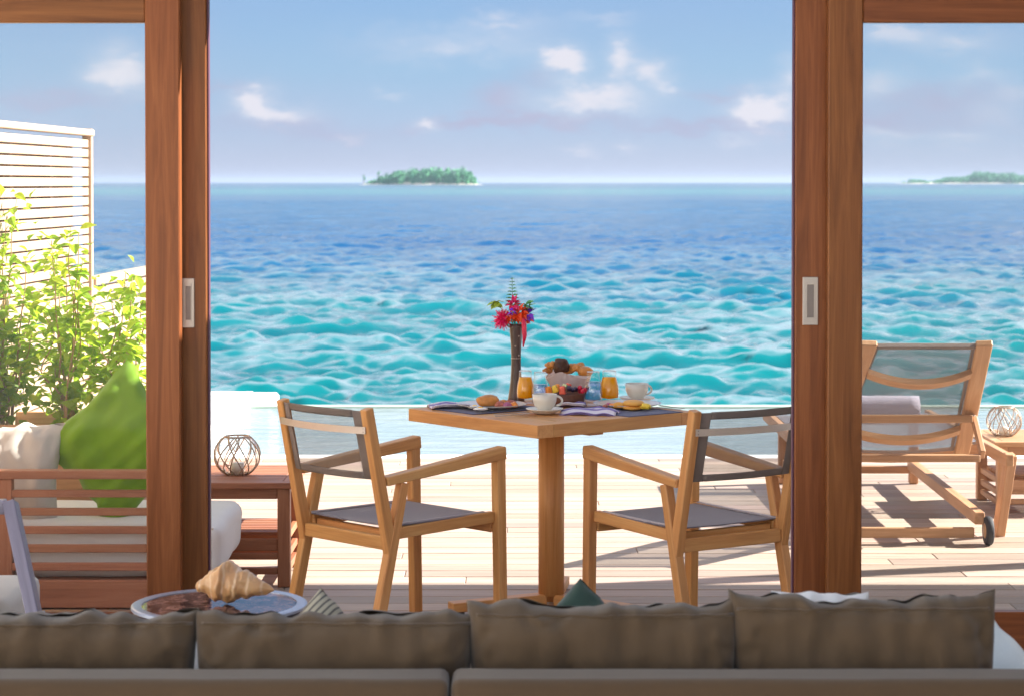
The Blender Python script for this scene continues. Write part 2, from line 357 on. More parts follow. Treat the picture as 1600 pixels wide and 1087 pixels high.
M['rubber'] = plain('black_rubber', (.03, .03, .035), .7)
M['sofa'] = fabric('taupe_sofa_fabric', (.088, .056, .031))
M['sofa_back'] = fabric('taupe_sofa_back', (.082, .05, .027))
M['white_cloth'] = fabric('white_cushion_fabric', (.78, .76, .74), fold=.25, var=.04)
M['beige_cloth'] = fabric('beige_cushion_fabric', (.60, .55, .49), fold=.25, var=.05)
M['green_cloth'] = fabric('lime_green_fabric', (.24, .44, .025), fold=.3, var=.06, trl=.3)
M['teal_cloth'] = fabric('teal_green_fabric', (.03, .06, .045))
M['towel'] = fabric('lavender_towel', (.62, .58, .70), weave=300, fold=.8)
M['white_plaster'] = plain('white_render', (.80, .80, .78), .8, var=.03, bmp=.001)
M['glass'] = thin_glass('clear_glass')
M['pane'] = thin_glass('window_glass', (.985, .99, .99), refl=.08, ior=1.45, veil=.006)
M['ceramic'] = plain('cream_stoneware', (.72, .68, .60), .28, var=.05, vscale=60)
M['plate'] = plain('plate_glaze', (.66, .64, .62), .25, var=.05)

# ---------------------------------------------------------------- the sea
def sea_material():
    m, nt, b, out = mat('sea_water'); L = nt.links.new
    geo = nd(nt, 'ShaderNodeNewGeometry'); sep = nd(nt, 'ShaderNodeSeparateXYZ'); L(geo.outputs['Position'], sep.inputs[0])
    mp = nd(nt, 'ShaderNodeMapping'); mp.inputs['Scale'].default_value = (.02, .02, .02); L(geo.outputs['Position'], mp.inputs[0])
    nb = nd(nt, 'ShaderNodeTexNoise', i_Scale=2.2, i_Detail=5.0, i_Distortion=.5); L(mp.outputs[0], nb.inputs['Vector'])
    # sea bed: pale sand shallows, then the drop-off, then a far sand bar and deep water behind it
    y = mth(nt, 'ADD', sep.outputs[1], mth(nt, 'MULTIPLY', mth(nt, 'SUBTRACT', nb.outputs[0], .5), 90))
    lg = mth(nt, 'LOGARITHM', mth(nt, 'MAXIMUM', y, 10), 10)
    rp = nd(nt, 'ShaderNodeValToRGB'); mr = nd(nt, 'ShaderNodeMapRange'); mr.inputs[1].default_value = 1; mr.inputs[2].default_value = 4; L(lg, mr.inputs[0]); L(mr.outputs[0], rp.inputs[0])
    def pos(d): return (math.log10(d) - 1) / 3
    E = rp.color_ramp.elements
    E[0].position = 0; E[0].color = (.0, .10, .115, 1); E[1].position = 1; E[1].color = (.03, .17, .30, 1)
    for d, c in ((38, (.0, .098, .12)), (62, (.0, .09, .13)), (76, (.0, .06, .14)), (100, (.0, .055, .17)), (420, (.0, .115, .27)), (560, (.0, .12, .26)), (640, (.02, .26, .30)), (900, (.04, .32, .33)), (1300, (.0, .20, .28)), (2500, (.0, .11, .22))):
        e = E.new(pos(d)); e.color = (*c, 1)
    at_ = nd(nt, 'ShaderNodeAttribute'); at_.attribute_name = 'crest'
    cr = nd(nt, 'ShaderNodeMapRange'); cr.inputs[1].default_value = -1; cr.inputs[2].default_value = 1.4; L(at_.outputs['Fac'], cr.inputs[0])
    c = mixc(nt, mth(nt, 'MULTIPLY', cr.outputs[0], .42), rp.outputs[0], (.0, .14, .13), 'SCREEN')  # light on the crests is put into the body colour
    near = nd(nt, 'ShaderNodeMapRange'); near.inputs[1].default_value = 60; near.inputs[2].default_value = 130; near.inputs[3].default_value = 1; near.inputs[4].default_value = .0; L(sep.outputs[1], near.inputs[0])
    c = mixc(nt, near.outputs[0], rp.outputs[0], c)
    # foam and sky reflection painted as pale patches on slopes turned away
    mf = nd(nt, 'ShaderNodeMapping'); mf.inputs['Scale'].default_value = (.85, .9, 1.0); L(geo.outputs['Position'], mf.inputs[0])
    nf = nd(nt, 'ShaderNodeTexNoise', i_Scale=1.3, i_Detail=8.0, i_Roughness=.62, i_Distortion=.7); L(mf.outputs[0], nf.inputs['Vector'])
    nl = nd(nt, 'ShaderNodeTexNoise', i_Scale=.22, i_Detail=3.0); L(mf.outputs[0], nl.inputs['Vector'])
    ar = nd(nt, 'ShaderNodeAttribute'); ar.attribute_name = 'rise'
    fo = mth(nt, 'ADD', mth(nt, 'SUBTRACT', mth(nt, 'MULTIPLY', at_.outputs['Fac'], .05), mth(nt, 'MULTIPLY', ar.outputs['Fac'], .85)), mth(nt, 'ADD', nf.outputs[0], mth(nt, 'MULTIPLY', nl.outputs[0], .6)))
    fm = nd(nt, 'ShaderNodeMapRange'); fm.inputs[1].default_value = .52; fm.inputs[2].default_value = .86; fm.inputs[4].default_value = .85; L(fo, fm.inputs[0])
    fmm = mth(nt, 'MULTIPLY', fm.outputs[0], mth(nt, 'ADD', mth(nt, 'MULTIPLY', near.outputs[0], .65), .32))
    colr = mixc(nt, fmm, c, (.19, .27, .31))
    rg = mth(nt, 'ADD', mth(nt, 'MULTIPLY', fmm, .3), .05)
    # ripples finer than the mesh
    n1 = nd(nt, 'ShaderNodeTexNoise', i_Scale=3.0, i_Detail=5.0, i_Roughness=.55); L(mf.outputs[0], n1.inputs['Vector'])
    n2 = nd(nt, 'ShaderNodeTexNoise', i_Scale=.16, i_Detail=4.0); L(mf.outputs[0], n2.inputs['Vector'])
    hh = mth(nt, 'ADD', mth(nt, 'MULTIPLY', n1.outputs[0], .16), mth(nt, 'MULTIPLY', n2.outputs[0], 1.2))
    nt.nodes.remove(b); bp = nd(nt, 'ShaderNodeBump'); bp.inputs['Strength'].default_value = .7; bp.inputs['Distance'].default_value = .5; L(hh, bp.inputs['Height'])
    # light scattered back out of the water body does not follow the ripples; the mirror on top does
    body = nd(nt, 'ShaderNodeBsdfDiffuse'); L(colr, body.inputs[0]); up = nd(nt, 'ShaderNodeCombineXYZ'); up.inputs[2].default_value = 1
    L(up.outputs[0], body.inputs['Normal'])
    gl = nd(nt, 'ShaderNodeBsdfGlossy'); L(rg, gl.inputs['Roughness']); L(bp.outputs[0], gl.inputs['Normal'])
    fr = nd(nt, 'ShaderNodeFresnel'); fr.inputs[0].default_value = 1.34; L(bp.outputs[0], fr.inputs['Normal'])
    mx = nd(nt, 'ShaderNodeMixShader'); L(fr.outputs[0], mx.inputs[0]); L(body.outputs[0], mx.inputs[1]); L(gl.outputs[0], mx.inputs[2]); L(mx.outputs[0], out.inputs[0])
    return m
def build_sea():
    rows = [-60.0, -20, 0, 8, 14, 18]
    y = 18.0
    while y < 420: y *= 1.0031; rows.append(y)
    while y < 1000: y *= 1.008; rows.append(y)
    while y < 16000: y *= 1.05; rows.append(y)
    Y = np.array(rows); nc = 460
    u = np.linspace(-1, 1, nc)
    half = np.where(Y < 18, 18, 4.5 + .34 * Y) + np.where(Y > 800, (Y - 800) * 1.0, 0) + np.where(Y < 18, 30, 0)
    s = np.sign(u) * np.abs(u) ** 1.0
    X = half[:, None] * s[None, :]; YY = np.repeat(Y[:, None], nc, 1)
    Z = np.zeros_like(X); DX = np.zeros_like(X); DY = np.zeros_like(X); rs = np.random.RandomState(3)
    for k in range(84):
        if k < 30: lam = 1.5 * (7.0 / 1.5) ** rs.rand(); a = .0088 * lam ** .8 * rs.uniform(.6, 1.2); th = R(-92) + rs.normal(0, .45)
        else: lam = .40 * (1.7 / .40) ** rs.rand(); a = .0168 * lam * rs.uniform(.6, 1.3); th = R(-92) + rs.normal(0, .62)
        th = th; kx, ky = 2 * np.pi / lam * np.cos(th), 2 * np.pi / lam * np.sin(th)
        # vary the wave trains in space so that no pattern repeats
        mod = .65 + .5 * np.sin(X / (lam * 2.7) + rs.rand() * 6) * np.cos(YY / (lam * 3.9) + rs.rand() * 6)
        ph = kx * X + ky * YY + rs.rand() * 6.28 + .8 * np.sin(X / (lam * 2.1) + rs.rand() * 6.28)
        fade = np.clip((lam / np.maximum(Y * np.where(Y < 420, .0031, .02), .05) - 2) / 1.5, 0, 1)[:, None]
        Z += a * mod * np.cos(ph) * fade; DX -= a * .5 * mod * np.sin(ph) * np.cos(th) * fade; DY -= a * .5 * mod * np.sin(ph) * np.sin(th) * fade
    Z = Z - .12
    Z += .0
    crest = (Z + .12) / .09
    face = np.clip(np.gradient(Z, axis=0) / np.gradient(Y)[:, None], -1, 1)
    flat = (Y < 16)[:, None]
    Z = np.where(flat, -.12, Z)
    co = np.stack([X + DX, YY + DY, Z - 1.7], -1).reshape(-1, 3)
    nr = len(Y); idx = np.arange(nr * nc).reshape(nr, nc)
    F = np.stack([idx[:-1, :-1], idx[:-1, 1:], idx[1:, 1:], idx[1:, :-1]], -1).reshape(-1, 4)
    me = bpy.data.meshes.new('sea'); me.vertices.add(len(co)); me.vertices.foreach_set('co', co.ravel().astype(np.float32))
    me.loops.add(F.size); me.loops.foreach_set('vertex_index', F.ravel().astype(np.int32))
    me.polygons.add(len(F)); me.polygons.foreach_set('loop_start', np.arange(0, F.size, 4, dtype=np.int32))
    me.polygons.foreach_set('loop_total', np.full(len(F), 4, np.int32)); me.update(calc_edges=True)
    me.polygons.foreach_set('use_smooth', np.ones(len(F), bool))
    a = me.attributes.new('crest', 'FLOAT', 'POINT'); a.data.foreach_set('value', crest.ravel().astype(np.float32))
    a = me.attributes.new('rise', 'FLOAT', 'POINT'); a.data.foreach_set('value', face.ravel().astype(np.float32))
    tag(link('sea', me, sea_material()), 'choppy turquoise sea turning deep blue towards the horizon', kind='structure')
build_sea()

# ---------------------------------------------------------------- islands
def island_mats():
    def leaf(name, a, b_):
        m, nt, b, out = mat(name); L = nt.links.new
        geo = nd(nt, 'ShaderNodeNewGeometry'); n = nd(nt, 'ShaderNodeTexNoise', i_Scale=.12, i_Detail=4.0); L(geo.outputs['Position'], n.inputs['Vector'])
        L(mixc(nt, n.outputs[0], a, b_), b.inputs['Base Color']); b.inputs['Roughness'].default_value = .8
        return m
    return leaf('island_foliage', (.03, .22, .12), (.12, .40, .14)), plain('island_sand', (.68, .60, .50), .9)  # pale foliage colour carries part of the haze fade
M['isl_leaf'], M['sand'] = island_mats()
M['trunk'] = plain('tree_bark', (.22, .16, .11), .9, bmp=.01, bscale=30)
def clump(bm, c, r, sq=.8, n=26, rng=random):
    """ragged ball of small leaf cards"""
    for _ in range(n):
        d = Vector((rng.gauss(0, 1), rng.gauss(0, 1), rng.gauss(0, 1))).normalized() * r * rng.uniform(.6, 1.08); d.z *= sq
        p = Vector(c) + d; nrm = (d + Vector((rng.uniform(-.5, .5), rng.uniform(-.5, .5), rng.uniform(0, .8))) * r).normalized(); a = nrm.orthogonal().normalized(); b = nrm.cross(a); s = r * rng.uniform(.3, .6)
        ang = rng.uniform(0, 6.28); a, b = a * math.cos(ang) + b * math.sin(ang), b * math.cos(ang) - a * math.sin(ang)
        q = [p + a * s, p + b * s * .6, p - a * s * .9, p - b * s * .7]
        bm.faces.new([bm.verts.new(x) for x in q])
def island(cx, cy, half, hmax, depth, label, label_f, seed, prof):
    rng = random.Random(seed)
    bm = bmesh.new()
    def f(u, v):
        x = (u * 2 - 1); y = (v * 2 - 1); r = math.sqrt(x * x + y * y)
        return Vector((cx + x * half * 1.07, cy + y * depth, -1.82 + 4.2 * max(-.4, 1 - r ** 2.2) + .5 * noise.noise(Vector((x * 6, y * 6, seed)))))
    grid_bm(f, 60, 16, bm)
    tag(fin('sandy_island', bm, M['sand'], smooth=True), label, kind='structure')
    bm = bmesh.new()
    for i in range(int(half * 5)):
        x = rng.uniform(-1, 1); y = rng.uniform(-.8, .8)
        if x * x + y * y > .93: continue
        hh = hmax * prof(x) * rng.uniform(.65, 1.05) * (1 - .35 * y * y); r = rng.uniform(2.2, 4.2)
        z = 1.2
        while z < hh:
            clump(bm, (cx + x * half + rng.uniform(-1.5, 1.5), cy + y * depth, z), r * rng.uniform(.8, 1.1), .75, 9, rng); z += r * 1.1
    tag(fin('island_forest', bm, M['isl_leaf']), label_f, kind='stuff')
def isl_tree(x, y, z0, h, label):
    rng = random.Random(int(x)); t = empty('island_tree', (x, y, z0), 0, label, 'tree', 'tall trees rising from the far island')
    fin('trunk', tube_bm([(0, 0, 0), (.5, 0, h * .5), (1.2, 0, h * .93)], [.55, .4, .3], 6), M['trunk'], t)
    bm = bmesh.new()
    for _ in range(9): clump(bm, (1.0 + rng.uniform(-1.5, 1.5), rng.uniform(-1.6, 1.6), h * rng.uniform(.35, .95)), 1.7, .8, 10, rng)
    fin('crown', bm, M['isl_leaf'], t)
c = at(658, 288, 3000)
island(c.x, 3000, 78, 23, 26, 'low sandy island with a pale beach on the horizon', 'dense green trees covering the small island', 4, lambda x: max(.12, min(1, (x + 1.0) * 1.25) * (1 if x < .75 else .85)) * (.93 + .1 * math.sin(x * 9)) * min(1, (1.0 - x) * 3.2 + .25))
for px, hh, lb in ((568, 13, 'lone tall tree at the left tip of the small island'), (591, 18, 'tree rising where the small island starts to climb'), (724, 22, 'tree standing out near the right end of the small island'), (700, 23, 'tree crown above the right half of the small island')):
    q = at(px, 288, 2998); isl_tree(q.x, 2998, -.3, hh, lb)
c = at(1520, 287, 4600)
island(c.x, 4600, 150, 25, 40, 'long low island spit beyond the right glass door', 'hazy green trees along the right island', 9, lambda x: .18 + .75 * math.exp(-((x - .25) / .55) ** 2) + .1 * math.sin(x * 14))

# ---------------------------------------------------------------- deck, pool, room
deck = box('deck', -3.2, 8.0, 6.62, 13.05, -.16, -.035, M['dark_gap'], b=0); tag(deck, 'weathered timber deck between the doors and the pool', kind='structure')
rng = random.Random(5); pitch = .1455; y = 6.66; row = 0
while y < 13.0:
    x = -3.2 + rng.uniform(-1.8, 0)
    while x < 6.5:
        L_ = rng.choice([1.9, 2.3, 2.9, 3.4]); x0 = max(x, -3.2); x1 = min(x + L_, 6.5)
        if x1 - x0 > .15: box('deck_plank', x0 + .0015, x1 - .0015, y, y + pitch - .0075, -.028, rng.uniform(-.0012, .0008), M['deck'], deck, b=.0022)
        x += L_
    y += pitch; row += 1
for o_ in deck.children: o_.matrix_parent_inverse = deck.matrix_basis.inverted()
box('deck_plank', -3.2, 6.5, y + .0, 13.03, -.028, 0, M['deck'], deck, b=.002).matrix_parent_inverse = deck.matrix_basis.inverted()
M['pool'] = None
def pool_material():
    m, nt, b, out = mat('pool_water'); L = nt.links.new
    geo = nd(nt, 'ShaderNodeNewGeometry'); mp = nd(nt, 'ShaderNodeMapping'); mp.inputs['Scale'].default_value = (1, 2.2, 1); L(geo.outputs['Position'], mp.inputs[0])
    n = nd(nt, 'ShaderNodeTexNoise', i_Scale=2.4, i_Detail=5.0, i_Distortion=.6); L(mp.outputs[0], n.inputs['Vector'])
    n2 = nd(nt, 'ShaderNodeTexNoise', i_Scale=.6, i_Detail=3.0); L(mp.outputs[0], n2.inputs['Vector'])
    L(mixc(nt, n2.outputs[0], (.22, .31, .32), (.34, .39, .40)), b.inputs['Base Color']); b.inputs['Roughness'].default_value = .08; b.inputs['IOR'].default_value = 1.33
    bump(nt, b, n.outputs[0], .06, .5); return m
bm = grid_bm(lambda u, v: Vector((-1.93 + u * 10, 13.22 + v * 3.2, -.045)), 2, 2)
tag(fin('pool_water', bm, pool_material()), 'pale swimming pool water beyond the deck', kind='structure')
tag(box('pool_basin', -2.0, 8.1, 13.2, 16.46, -1.0, -.055, M['white_plaster'], b=0), 'white pool basin under the pool water', kind='structure')
tag(box('pool_coping', -3.2, 8.1, 13.055, 13.215, -.3, .004, M['white_plaster'], b=.01), 'white coping stone between deck and pool', kind='structure')
M['pool_edge'] = plain('pale_green_tile', (.50, .62, .50), .3)
tag(box('pool_rim', -1.93, 8.1, 16.425, 16.53, -.8, -.03, M['pool_edge'], b=.005), 'pale green overflow edge at the far side of the pool', kind='structure')
tag(box('pool_wall', -3.1, -1.94, 14.35, 16.9, -1.2, .035, M['white_plaster'], b=.02), 'white rendered wall along the left side of the pool', 'wall')
tag(box('pool_ledge', -3.1, -1.78, 16.54, 17.1, -1.2, .01, M['white_plaster'], b=.02), 'low white ledge at the far left corner of the pool', 'ledge')
M['floor'] = plain('room_floor_stone', (.66, .60, .52), .35, var=.06, vscale=3)
tag(box('room_floor', -5, 6.5, -3.5, 6.6, -.14, .0, M['floor'], b=0), 'pale stone floor of the living room', kind='structure')
# eave follows the deck shade; the unseen roof is cut short for fill light
EAVE = 10.05
tag(box('roof', 1.6, 12, 3.6, EAVE, 2.75, 2.9, M['ceiling'], b=.01), 'unseen timber roof, cut short to shade the deck and let fill light in', 'roof')
tag(box('side_wall', -5.2, -5.0, -3.5, 6.75, 0, 2.74, M['white_plaster'], b=.0), 'cream side wall on the left of the living room', 'wall')
tag(box('side_wall', 6.5, 6.7, -3.5, 6.75, 0, 2.74, M['white_plaster'], b=.0), 'cream side wall on the right of the living room', 'wall')
tag(box('rear_wall', -5.2, 6.7, -2.7, -2.5, 0, 2.74, M['white_plaster'], b=0), 'cream rear wall of the living room', 'wall')
tag(box('roof_post', 4.24, 4.36, 9.91, 10.03, .001, 2.748, M['frame_wood'], b=.006), 'dark timber post under the roof eave to the right of the lounger', 'post')
tag(box('door_header', -4.98, 6.48, 6.74, 6.96, 2.27, 2.74, M['frame_wood'], b=.004), 'dark wood header beam above the sliding doors', 'beam')
tag(box('door_threshold', -4.98, 6.48, 6.70, 6.95, .002, .022, M['frame_wood'], b=.003), 'wooden floor track of the sliding doors', 'threshold')

# ---------------------------------------------------------------- sliding doors
M['seal'] = plain('plum_fringe_seal', (.10, .03, .06), .5)  # plum tint copies a purple lens fringe along the stile edge
def door(label, x_inner, y, side, width, handle, zb=.302, zt=2.094):
    """x_inner: the visible inner edge; side +1: door runs to the right"""
    sw = .105; x0 = x_inner; x1 = x_inner + side * sw; x2 = x_inner + side * (width - sw); x3 = x_inner + side * width
    root = empty('sliding_door', (x_inner, y, .024), 0, label, 'door', 'wooden sliding glass doors')
    T = Matrix.Translation((-x_inner, -y, -.024))
    def p(o): o.matrix_basis = T @ o.matrix_basis; return o
    a, b = sorted((x0, x1)); p(box('stile', a, b, y, y + .05, .024, 2.25, M['frame_wood'], root, b=.004))
    a, b = sorted((x2, x3)); p(box('stile', a, b, y, y + .05, .024, 2.25, M['frame_wood'], root, b=.004))
    a, b = sorted((x1, x2)); p(box('top_rail', a, b, y + .003, y + .047, zt, 2.247, M['frame_wood'], root, b=.003)); p(box('bottom_rail', a, b, y + .003, y + .047, .026, zb, M['frame_wood'], root, b=.003))
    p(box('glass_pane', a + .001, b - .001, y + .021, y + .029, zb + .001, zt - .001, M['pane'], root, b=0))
    if handle:
        a, b = (x0 - .006, x0 - .0005) if side > 0 else (x0 + .0005, x0 + .006)
        p(box('seal_strip', a, b, y + .012, y + .04, .03, 2.24, M['seal'], root, b=.001))
        hx0, hx1, hz0, hz1 = handle
        g = p(box('flush_handle', hx0, hx1, y - .004, y + .001, hz0, hz1, M['steel'], root, b=.0015))
        w = hx1 - hx0; h = hz1 - hz0
        # a raised rim and a sunken grip
        o = fin('grip_recess', box_bm(-h * .34, h * .34, -.0012, .0012, -w * .22, w * .22, .0006), M['steel_dark'], g, Matrix.Translation((0, -.0022, 0)))
        bm = bmesh.new()
        for q in ((-h * .36, -w * .26, h * .36, -w * .22), (-h * .36, w * .22, h * .36, w * .26), (-h * .38, -w * .26, -h * .35, w * .26), (h * .35, -w * .26, h * .38, w * .26)):
            b2 = box_bm(q[0], q[2], -.0055, -.0025, q[1], q[3]); me = bpy.data.meshes.new('t'); b2.to_mesh(me); b2.free(); bm.from_mesh(me); bpy.data.meshes.remove(me)
        fin('grip_rim', bm, M['steel'], g)
    return root
YD = 6.80
xl = at(281.5, 500, YD).x; xr = at(1293.5, 500, YD).x
door('fixed left glass door leaf, lighter stile at the front of the left pair', xl, YD, -1, 2.2, None)
xl2 = at(323.5, 500, YD + .06).x
hp = at(284, 435, YD + .06); hq = at(304, 512, YD + .06)
door('dark stile door leaf behind the left pair with a steel flush handle', xl2, YD + .06, -1, 2.2, (hp.x + .002, hq.x, hq.z, hp.z), zb=.29, zt=2.10)
door('fixed right glass door leaf in front of the lounger', xr, YD, 1, 2.2, None)
xr2 = at(1242, 500, YD + .06).x
hp = at(1254, 433, YD + .06); hq = at(1278, 508, YD + .06)
door('reddish door leaf behind the right pair with a steel flush handle', xr2, YD + .06, 1, 2.2, (hp.x, hq.x, hq.z, hp.z), zb=.29, zt=2.10)

# ---------------------------------------------------------------- slatted fence on the left
def fence():
    root = empty('slatted_fence', (-2.1, 10.0, 0), 0, 'tall pale slatted timber screen stepping down to a low fence', 'fence')
    T = Matrix.Translation((-2.1, -10.0, 0)).inverted(); T = Matrix.Translation((2.1, -10.0, 0))
    fx = lambda y: -2.489 + .0386 * y
    def bm_(name, p0, p1, w, h, m=M['fence_wood'], **k):
        o = beam(name, p0, p1, w, h, m, root, **k); o.matrix_basis = T @ o.matrix_basis; return o
    z = 1.815
    y0, y1 = 7.0, 10.90
    bm_('top_cap', (fx(y0), y0, 1.85), (fx(y1 + .04), y1 + .04, 1.85),   .06, .03)
    while z > .0:
        bm_('slat', (fx(y0), y0, z - .018), (fx(y1 - .002), y1 - .002, z - .018), .018, .0375, b=.0015)
        bm_('rear_slat', (fx(y0) - .075, y0, z - .041), (fx(y1 - .002) - .075, y1 - .002, z - .041), .014, .034, b=.001); z -= .0465
    z = 1.10; y2 = 13.85
    bm_('top_cap', (fx(y1 + .05), y1 + .05, 1.125), (fx(y2), y2, 1.125), .07, .04)
    z = 1.093
    while z > -.4:
        bm_('slat', (fx(y1 + .05), y1 + .05, z - .018), (fx(y2), y2, z - .018), .018, .0375, b=.0015)
        bm_('rear_slat', (fx(y1 + .05) - .075, y1 + .05, z - .041), (fx(y2) - .075, y2, z - .041), .014, .034, b=.001); z -= .0465
    for yy, zt in ((7.1, 1.82), (8.4, 1.82), (9.55, 1.82), (10.25, 1.82), (10.92, 1.87), (12.0, 1.1), (13.1, 1.1), (13.8, 1.1)):
        dx = -.035 if yy != 10.92 else 0
        bm_('post', (fx(yy) + dx, yy, -.0 if yy < 11 else -.6), (fx(yy) + dx, yy, zt), .045, .045)
fence()

# ---------------------------------------------------------------- shrubs in a planter
def planter():
    root = empty('wooden_planter', (-1.85, 9.25, 0), 0, 'long reddish timber planter behind the daybed', 'planter')
    def P(n, *a, m=M['teak_bright']):
        o = box(n, *a, m, root, b=.003); o.matrix_basis = Matrix.Translation((1.85, -9.25, 0)) @ o.matrix_basis
    for i in range(4): P('board', -2.12, -1.52, 9.0, 9.02, .02 + i * .155, .17 + i * .155)
    for i in range(4): P('board', -2.12, -1.52, 9.52, 9.54, .02 + i * .155, .17 + i * .155)
    for i in range(4): P('board', -1.54, -1.52, 9.021, 9.519, .02 + i * .155, .17 + i * .155)
    P('soil', -2.11, -1.545, 9.025, 9.515, .02, .58, m=M['dark_gap'])
planter()
def leaf_material():
    m, nt, b, out = mat('shrub_leaf'); L = nt.links.new
    oi = nd(nt, 'ShaderNodeObjectInfo'); tc = nd(nt, 'ShaderNodeTexCoord'); n = nd(nt, 'ShaderNodeTexNoise', i_Scale=9.0); L(tc.outputs['Object'], n.inputs['Vector'])
    geo = nd(nt, 'ShaderNodeNewGeometry')
    r = mth(nt, 'ADD', mth(nt, 'MULTIPLY', oi.outputs['Random'], .5), mth(nt, 'MULTIPLY', geo.outputs['Random Per Island'], .5))
    rp = nd(nt, 'ShaderNodeValToRGB'); L(r, rp.inputs[0]); e = rp.color_ramp.elements
    e[0].position = .05; e[0].color = (.14, .34, .02, 1); e[1].position = .95; e[1].color = (.78, .56, .04, 1)
    k = e.new(.5); k.color = (.44, .60, .04, 1); k = e.new(.8); k.color = (.64, .68, .05, 1)
    c = mixc(nt, mth(nt, 'MULTIPLY', n.outputs[0], .4), rp.outputs[0], (.40, .55, .04))
    L(c, b.inputs['Base Color']); b.inputs['Roughness'].default_value = .42; b.inputs['Specular IOR Level'].default_value = .35
    t = nd(nt, 'ShaderNodeBsdfTranslucent'); L(c, t.inputs[0]); mx = nd(nt, 'ShaderNodeMixShader'); mx.inputs[0].default_value = .7
    L(b.outputs[0], mx.inputs[1]); L(t.outputs[0], mx.inputs[2]); L(mx.outputs[0], out.inputs[0]); return m
M['leaf'] = leaf_material()
M['stem'] = plain('shrub_stem', (.42, .26, .13), .7)
def leaf_bm(bm=None, Mx=None, s=1.0, curl=.2):
    bm = bm or bmesh.new(); n = 5; Mx = Mx or Matrix.Identity(4); rows = []
    for i in range(n + 1):
        t = i / n; w = .30 * math.sin(math.pi * min(1, t * 1.02 + .02) ** .85) * s; x = t * s; z = -curl * s * t * t
        rows.append([bm.verts.new(Mx @ Vector((x, -w, z + w * .35))), bm.verts.new(Mx @ Vector((x, 0, z))), bm.verts.new(Mx @ Vector((x, w, z + w * .35)))])
    for a, b in zip(rows, rows[1:]):
        for k in range(2): bm.faces.new((a[k], a[k + 1], b[k + 1], b[k]))
    return bm
leaf_meshes = []
for k in range(4):
    bm = leaf_bm(s=1, curl=(.1, .25, .4, .18)[k]); me = bpy.data.meshes.new('leaf'); bm.to_mesh(me); bm.free(); me.materials.append(M['leaf']); leaf_meshes.append(me)
def rnd_leaf_matrix(p, d, s, rng):
    d = (d + Vector((rng.uniform(-.6, .6), rng.uniform(-.6, .6), rng.uniform(-.7, .5)))).normalized()
    up = Vector((rng.uniform(-.7, .7), rng.uniform(-.9, .5), 1)).normalized(); y = up.cross(d).normalized(); z = d.cross(y)
    Mx = Matrix((d, y, z)).transposed().to_4x4(); Mx.translation = p
    return Mx @ Matrix.Diagonal((s, s * rng.uniform(.8, 1.15), s, 1))
def shrub(x0, x1, y, zb, tops, label, seed, nleaf, nmore):
    rng = random.Random(seed); cx = (x0 + x1) / 2; root = empty('leafy_shrub', (cx, y, zb), 0, label, 'shrub', 'leafy shrubs in the planter behind the daybed')
    pts = []
    for i, (tx, tz) in enumerate(tops):
        base = Vector((rng.uniform(x0, x1) * .3 + cx * .7 - cx, rng.uniform(-.1, .1), 0)); top = Vector((tx - cx, rng.uniform(-.18, .2), tz - zb))
        n = 14; P = []
        for k in range(n + 1):
            t = k / n; q = base.lerp(top, t) + Vector((noise.noise(Vector((t * 3, i, seed))) * .07, noise.noise(Vector((t * 3, i + 9, seed))) * .07, 0)) * math.sin(t * 3.14); P.append(q)
        fin('stem', tube_bm(P, [.006 * (1 - .75 * k / n) for k in range(n + 1)], 5), M['stem'], root, smooth=True)
        for k in range(2, n + 1):
            for _ in range(2):
                a = rng.uniform(0, 6.28); d = Vector((math.cos(a), math.sin(a), rng.uniform(-.1, .5))); ln = rng.uniform(.0, .15) * (1.2 - k / n)
                pts.append((P[k] + d * ln, d)); pts.append((P[k] + d * ln * .5 + Vector((0, 0, rng.uniform(-.02, .02))), -d))
    rng.shuffle(pts)
    for i in range(nleaf):
        p, d = pts[i % len(pts)]
        if i >= len(pts): p = p + Vector((rng.gauss(0, .035), rng.gauss(0, .035), rng.gauss(0, .03)))
        o = bpy.data.objects.new('leaf', rng.choice(leaf_meshes)); col.objects.link(o); o.parent = root; o.matrix_basis = rnd_leaf_matrix(p, d, rng.uniform(.042, .078), rng)
    bm = bmesh.new()
    for i in range(nmore):
        p, d = pts[rng.randrange(len(pts))]; p = p + Vector((rng.gauss(0, .06), rng.gauss(0, .06), rng.gauss(0, .045)))
        leaf_bm(bm, rnd_leaf_matrix(p, d, rng.uniform(.036, .07), rng), 1, .2)
    if nmore: tag(fin('foliage', bm, M['leaf'], root), kind='stuff')
def X(px, Y): return (px - 800) / FPX * Y
def Zp(py, Y): return at(800, py, Y).z
ysh = 9.22
shrub(X(-60, ysh), X(60, ysh), ysh, .58, [(X(a, ysh), Zp(b, ysh)) for a, b in ((18, 305), (5, 345), (40, 400), (-30, 360), (-60, 420), (30, 470), (60, 520), (-10, 430), (-45, 500), (55, 455), (10, 520), (-75, 350))], 'tallest leafy shrub in the planter, cut by the left edge', 1, 295, 420)
shrub(X(60, ysh), X(140, ysh), ysh + .05, .58, [(X(a, ysh), Zp(b, ysh)) for a, b in ((118, 355), (125, 365), (88, 375), (70, 400), (100, 420), (135, 400), (70, 480), (105, 500), (140, 480), (60, 430), (85, 560))], 'middle leafy shrub in the planter, against the tall screen', 2, 295, 280)
shrub(X(140, ysh), X(225, ysh), ysh - .02, .58, [(X(a, ysh), Zp(b, ysh)) for a, b in ((200, 425), (212, 432), (176, 460), (160, 490), (222, 470), (190, 520), (215, 540), (236, 500), (150, 540), (180, 570), (240, 450))], 'lowest leafy shrub in the planter, beside the door stile', 3, 290, 320)

